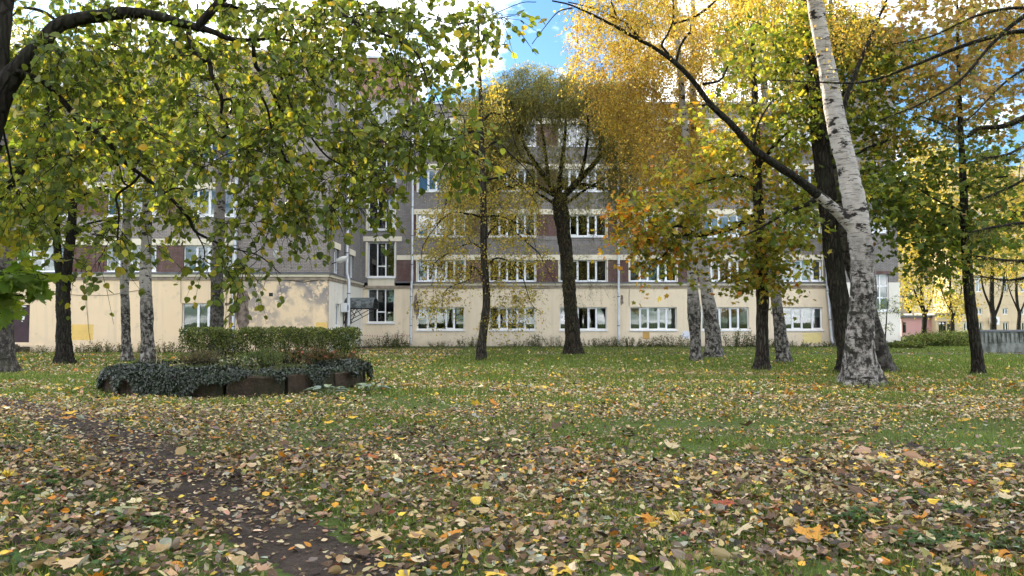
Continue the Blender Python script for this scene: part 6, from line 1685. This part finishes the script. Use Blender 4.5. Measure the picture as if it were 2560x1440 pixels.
lo = lg.build('leaf_litter', M['dry']); tag(lo, 'carpet of small tan, yellow and brown leaves over the lawn', 'leaves', kind='stuff')
# the leaves that stand out one by one
for px, py, wpx, c, lab in ((2020, 1348, 92, (.52, .25, .035), 'largest orange and yellow maple leaf in the right foreground'), (1800, 1275, 62, RED, 'dark red maple leaf right of centre in the foreground'), (1633, 1318, 56, ORA, 'upright orange maple leaf right of centre'), (1690, 1305, 60, (.42, .32, .06), 'olive yellow maple leaf beside the upright orange leaf'),
                            (1385, 1325, 62, PINK, 'pinkish tan maple leaf just right of the centre foreground'), (960, 1362, 62, (.50, .37, .19), 'pale tan fan shaped maple leaf left of centre at front'), (1040, 1358, 54, (.58, .38, .13), 'pale orange maple leaf beside the tan fan shaped leaf'), (935, 1155, 44, (.44, .13, .035), 'red orange maple leaf left of centre in the middle lawn'), (1890, 1222, 34, (.62, .42, .10), 'pale yellow maple leaf right of centre, middle lawn'),
                            (2192, 1325, 44, (.58, .40, .08), 'yellow maple leaf among the green plants at right'), (2418, 1220, 38, (.38, .11, .05), 'red edged maple leaf near the right edge'), (198, 978, 24, (.72, .46, .04), 'bright yellow leaf by the left end of the dirt path'), (176, 1040, 32, (.66, .40, .03), 'bright yellow maple leaf on the left edge of the dirt path'), (882, 1052, 26, (.70, .44, .03), 'bright yellow maple leaf in front of the round bed, right'), (820, 1066, 26, (.68, .40, .03), 'bright yellow maple leaf in front of the round bed, left'),
                            (170, 1055, 28, (.48, .20, .03), 'orange curled leaf under the yellow leaf on the path'), (1966, 1168, 32, (.68, .44, .04), 'bright yellow maple leaf in the right middle lawn'), (20, 1405, 34, (.62, .46, .06), 'yellow oval leaf at the lower left corner'), (190, 1425, 74, (.52, .38, .22), 'big pale crumpled maple leaf at lower left front edge'), (325, 1290, 62, (.28, .29, .16), 'large dull green maple leaf beside the dirt path'), (2130, 1156, 44, (.50, .36, .24), 'broad pale tan leaf at right in the middle lawn'), (1700, 1215, 30, (.66, .46, .06), 'small yellow leaf right of the pale grey leaf')):
    y = gY(px, py); p = at(px, py, y); r = np.random.default_rng(int(px)); a = r.uniform(-2.2, -.9); s_ = wpx * y / F / 1.25
    g = Geo(); g.leaves('maple' if 'oval' not in lab else 'linden', np.zeros((1, 3)), np.eye(3)[None], np.ones(1), np.array([[*c, 1]]), np.array([r.uniform(.1, .5)]))
    o = g.build('fallen_maple_leaf' if 'oval' not in lab else 'fallen_leaf', M['dry'])
    tl = .55 if 'upright' in lab else .30
    Rm = frames(np.array([[math.cos(a), math.sin(a), -tl * .5]]), np.array([[0, -tl, 1.0]]))[0] * s_
    o.matrix_world = Matrix([[*Rm[i], (p[0], y, float(gz(y, p[0])) + .06)[i]] for i in range(3)] + [[0, 0, 0, 1]])
    tag(o, lab, 'leaf', 'leaves that stand out on the lawn')

# low leafy plants in the foreground
def low_plant(px, py, rad, nl, seed, lab):
    r = np.random.default_rng(seed); y = gY(px, py); p = at(px, py, y); b = (p[0], y, float(gz(y, p[0])))
    e = empty('low_plant', b, lab, 'plant', 'low green plants among the leaves')
    th = r.uniform(0, 6.28, nl); q = rad * np.sqrt(r.random(nl)); h = r.uniform(.035, .085, nl)
    T = np.column_stack([q * np.cos(th), q * np.sin(th) * .8, h]); B0 = T * np.array((.6, .6, 0)); u = np.linspace(0, 1, 4)[None, :, None]
    g = Geo(); g.tubes(B0[:, None] * (1 - u) + T[:, None] * u, np.full((nl, 4), .0016), 3, np.tile(np.array((.08, .12, .03, 1.0)), (nl, 1))); g.build('stalks', M['grass'], e, kind='stuff')
    k = 3; a0 = r.uniform(0, 6.28, nl); P = np.repeat(T, k, 0); aa = np.repeat(a0, k) + np.tile(np.array((-1.0, 0, 1.0)), nl)
    tip = np.column_stack([np.cos(aa), np.sin(aa), r.normal(.05, .2, nl * k)]); nrm = r.normal(0, .25, (nl * k, 3)); nrm[:, 2] += 1
    g = Geo(); g.leaves('oval', P, frames(tip, nrm), r.uniform(.026, .05, nl * k), pal(r, nl * k, [(.07, .13, .035), (.10, .17, .05), (.05, .10, .03), (.14, .20, .08)], None, .15), r.normal(0, .2, nl * k), np.full(nl * k, 1.25)); g.build('leaves', M['leaf'], e)
for k, (px, py, rad, nl, lab) in enumerate(((2120, 1318, .16, 34, 'left one of the leafy green clumps behind the yellow maple leaf'), (2160, 1300, .12, 20, 'small leafy clump above the yellow maple leaf'), (2310, 1372, .20, 44, 'widest leafy green clump at right front'), (2390, 1362, .14, 26, 'leafy green clump right of the widest clump'), (2270, 1262, .14, 24, 'leafy clump with pale tips in right middle'), (2320, 1245, .10, 16, 'small leafy clump next to the pale tipped clump'), (2400, 1300, .13, 22, 'loose leafy clump left of the right edge'), (2520, 1275, .14, 26, 'leafy clump under the right edge, upper'), (2545, 1385, .16, 28, 'leafy clump at the right edge, lower'),
                                       (110, 1208, .14, 16, 'broad leaved green plant left of the dirt path, upper'), (75, 1250, .12, 16, 'green plant at far left, middle'), (160, 1225, .12, 16, 'green plant between path and far left plants'), (255, 1262, .11, 15, 'green plant close to the dirt path edge'), (330, 1318, .10, 14, 'green plant under the large dull green leaf'), (245, 1388, .14, 22, 'green clump left of centre at the lower left'), (385, 1330, .09, 12, 'small green plant right of the dull green leaf'), (60, 1425, .12, 18, 'green clump in the lower left corner'), (290, 1430, .10, 14, 'green clump at bottom edge, left'), (1560, 1190, .10, 12, 'greyish green plant in the right middle lawn'), (1700, 1380, .10, 12, 'green plant among brown leaves, right of centre'))):
    low_plant(px, py, rad, nl, 300 + k, lab)
dup = {}
for o in bpy.data.objects:
    if o.name.startswith('fallen') and 'label' in o: dup.setdefault(o['label'], []).append(o)
for lab, L in dup.items():
    if len(L) > 1:
        L.sort(key=lambda o: pxof(np.array(o.matrix_world.translation))[0])
        for k, o in enumerate(L): o['label'] = lab + (', leftmost' if k == 0 else ', rightmost' if k == len(L) - 1 else ', middle one')
tot = sum(len(o.data.loops) - 2 * len(o.data.polygons) for o in bpy.data.objects if o.type == 'MESH')
print('TRIS', tot, 'OBJ', len(bpy.data.objects))
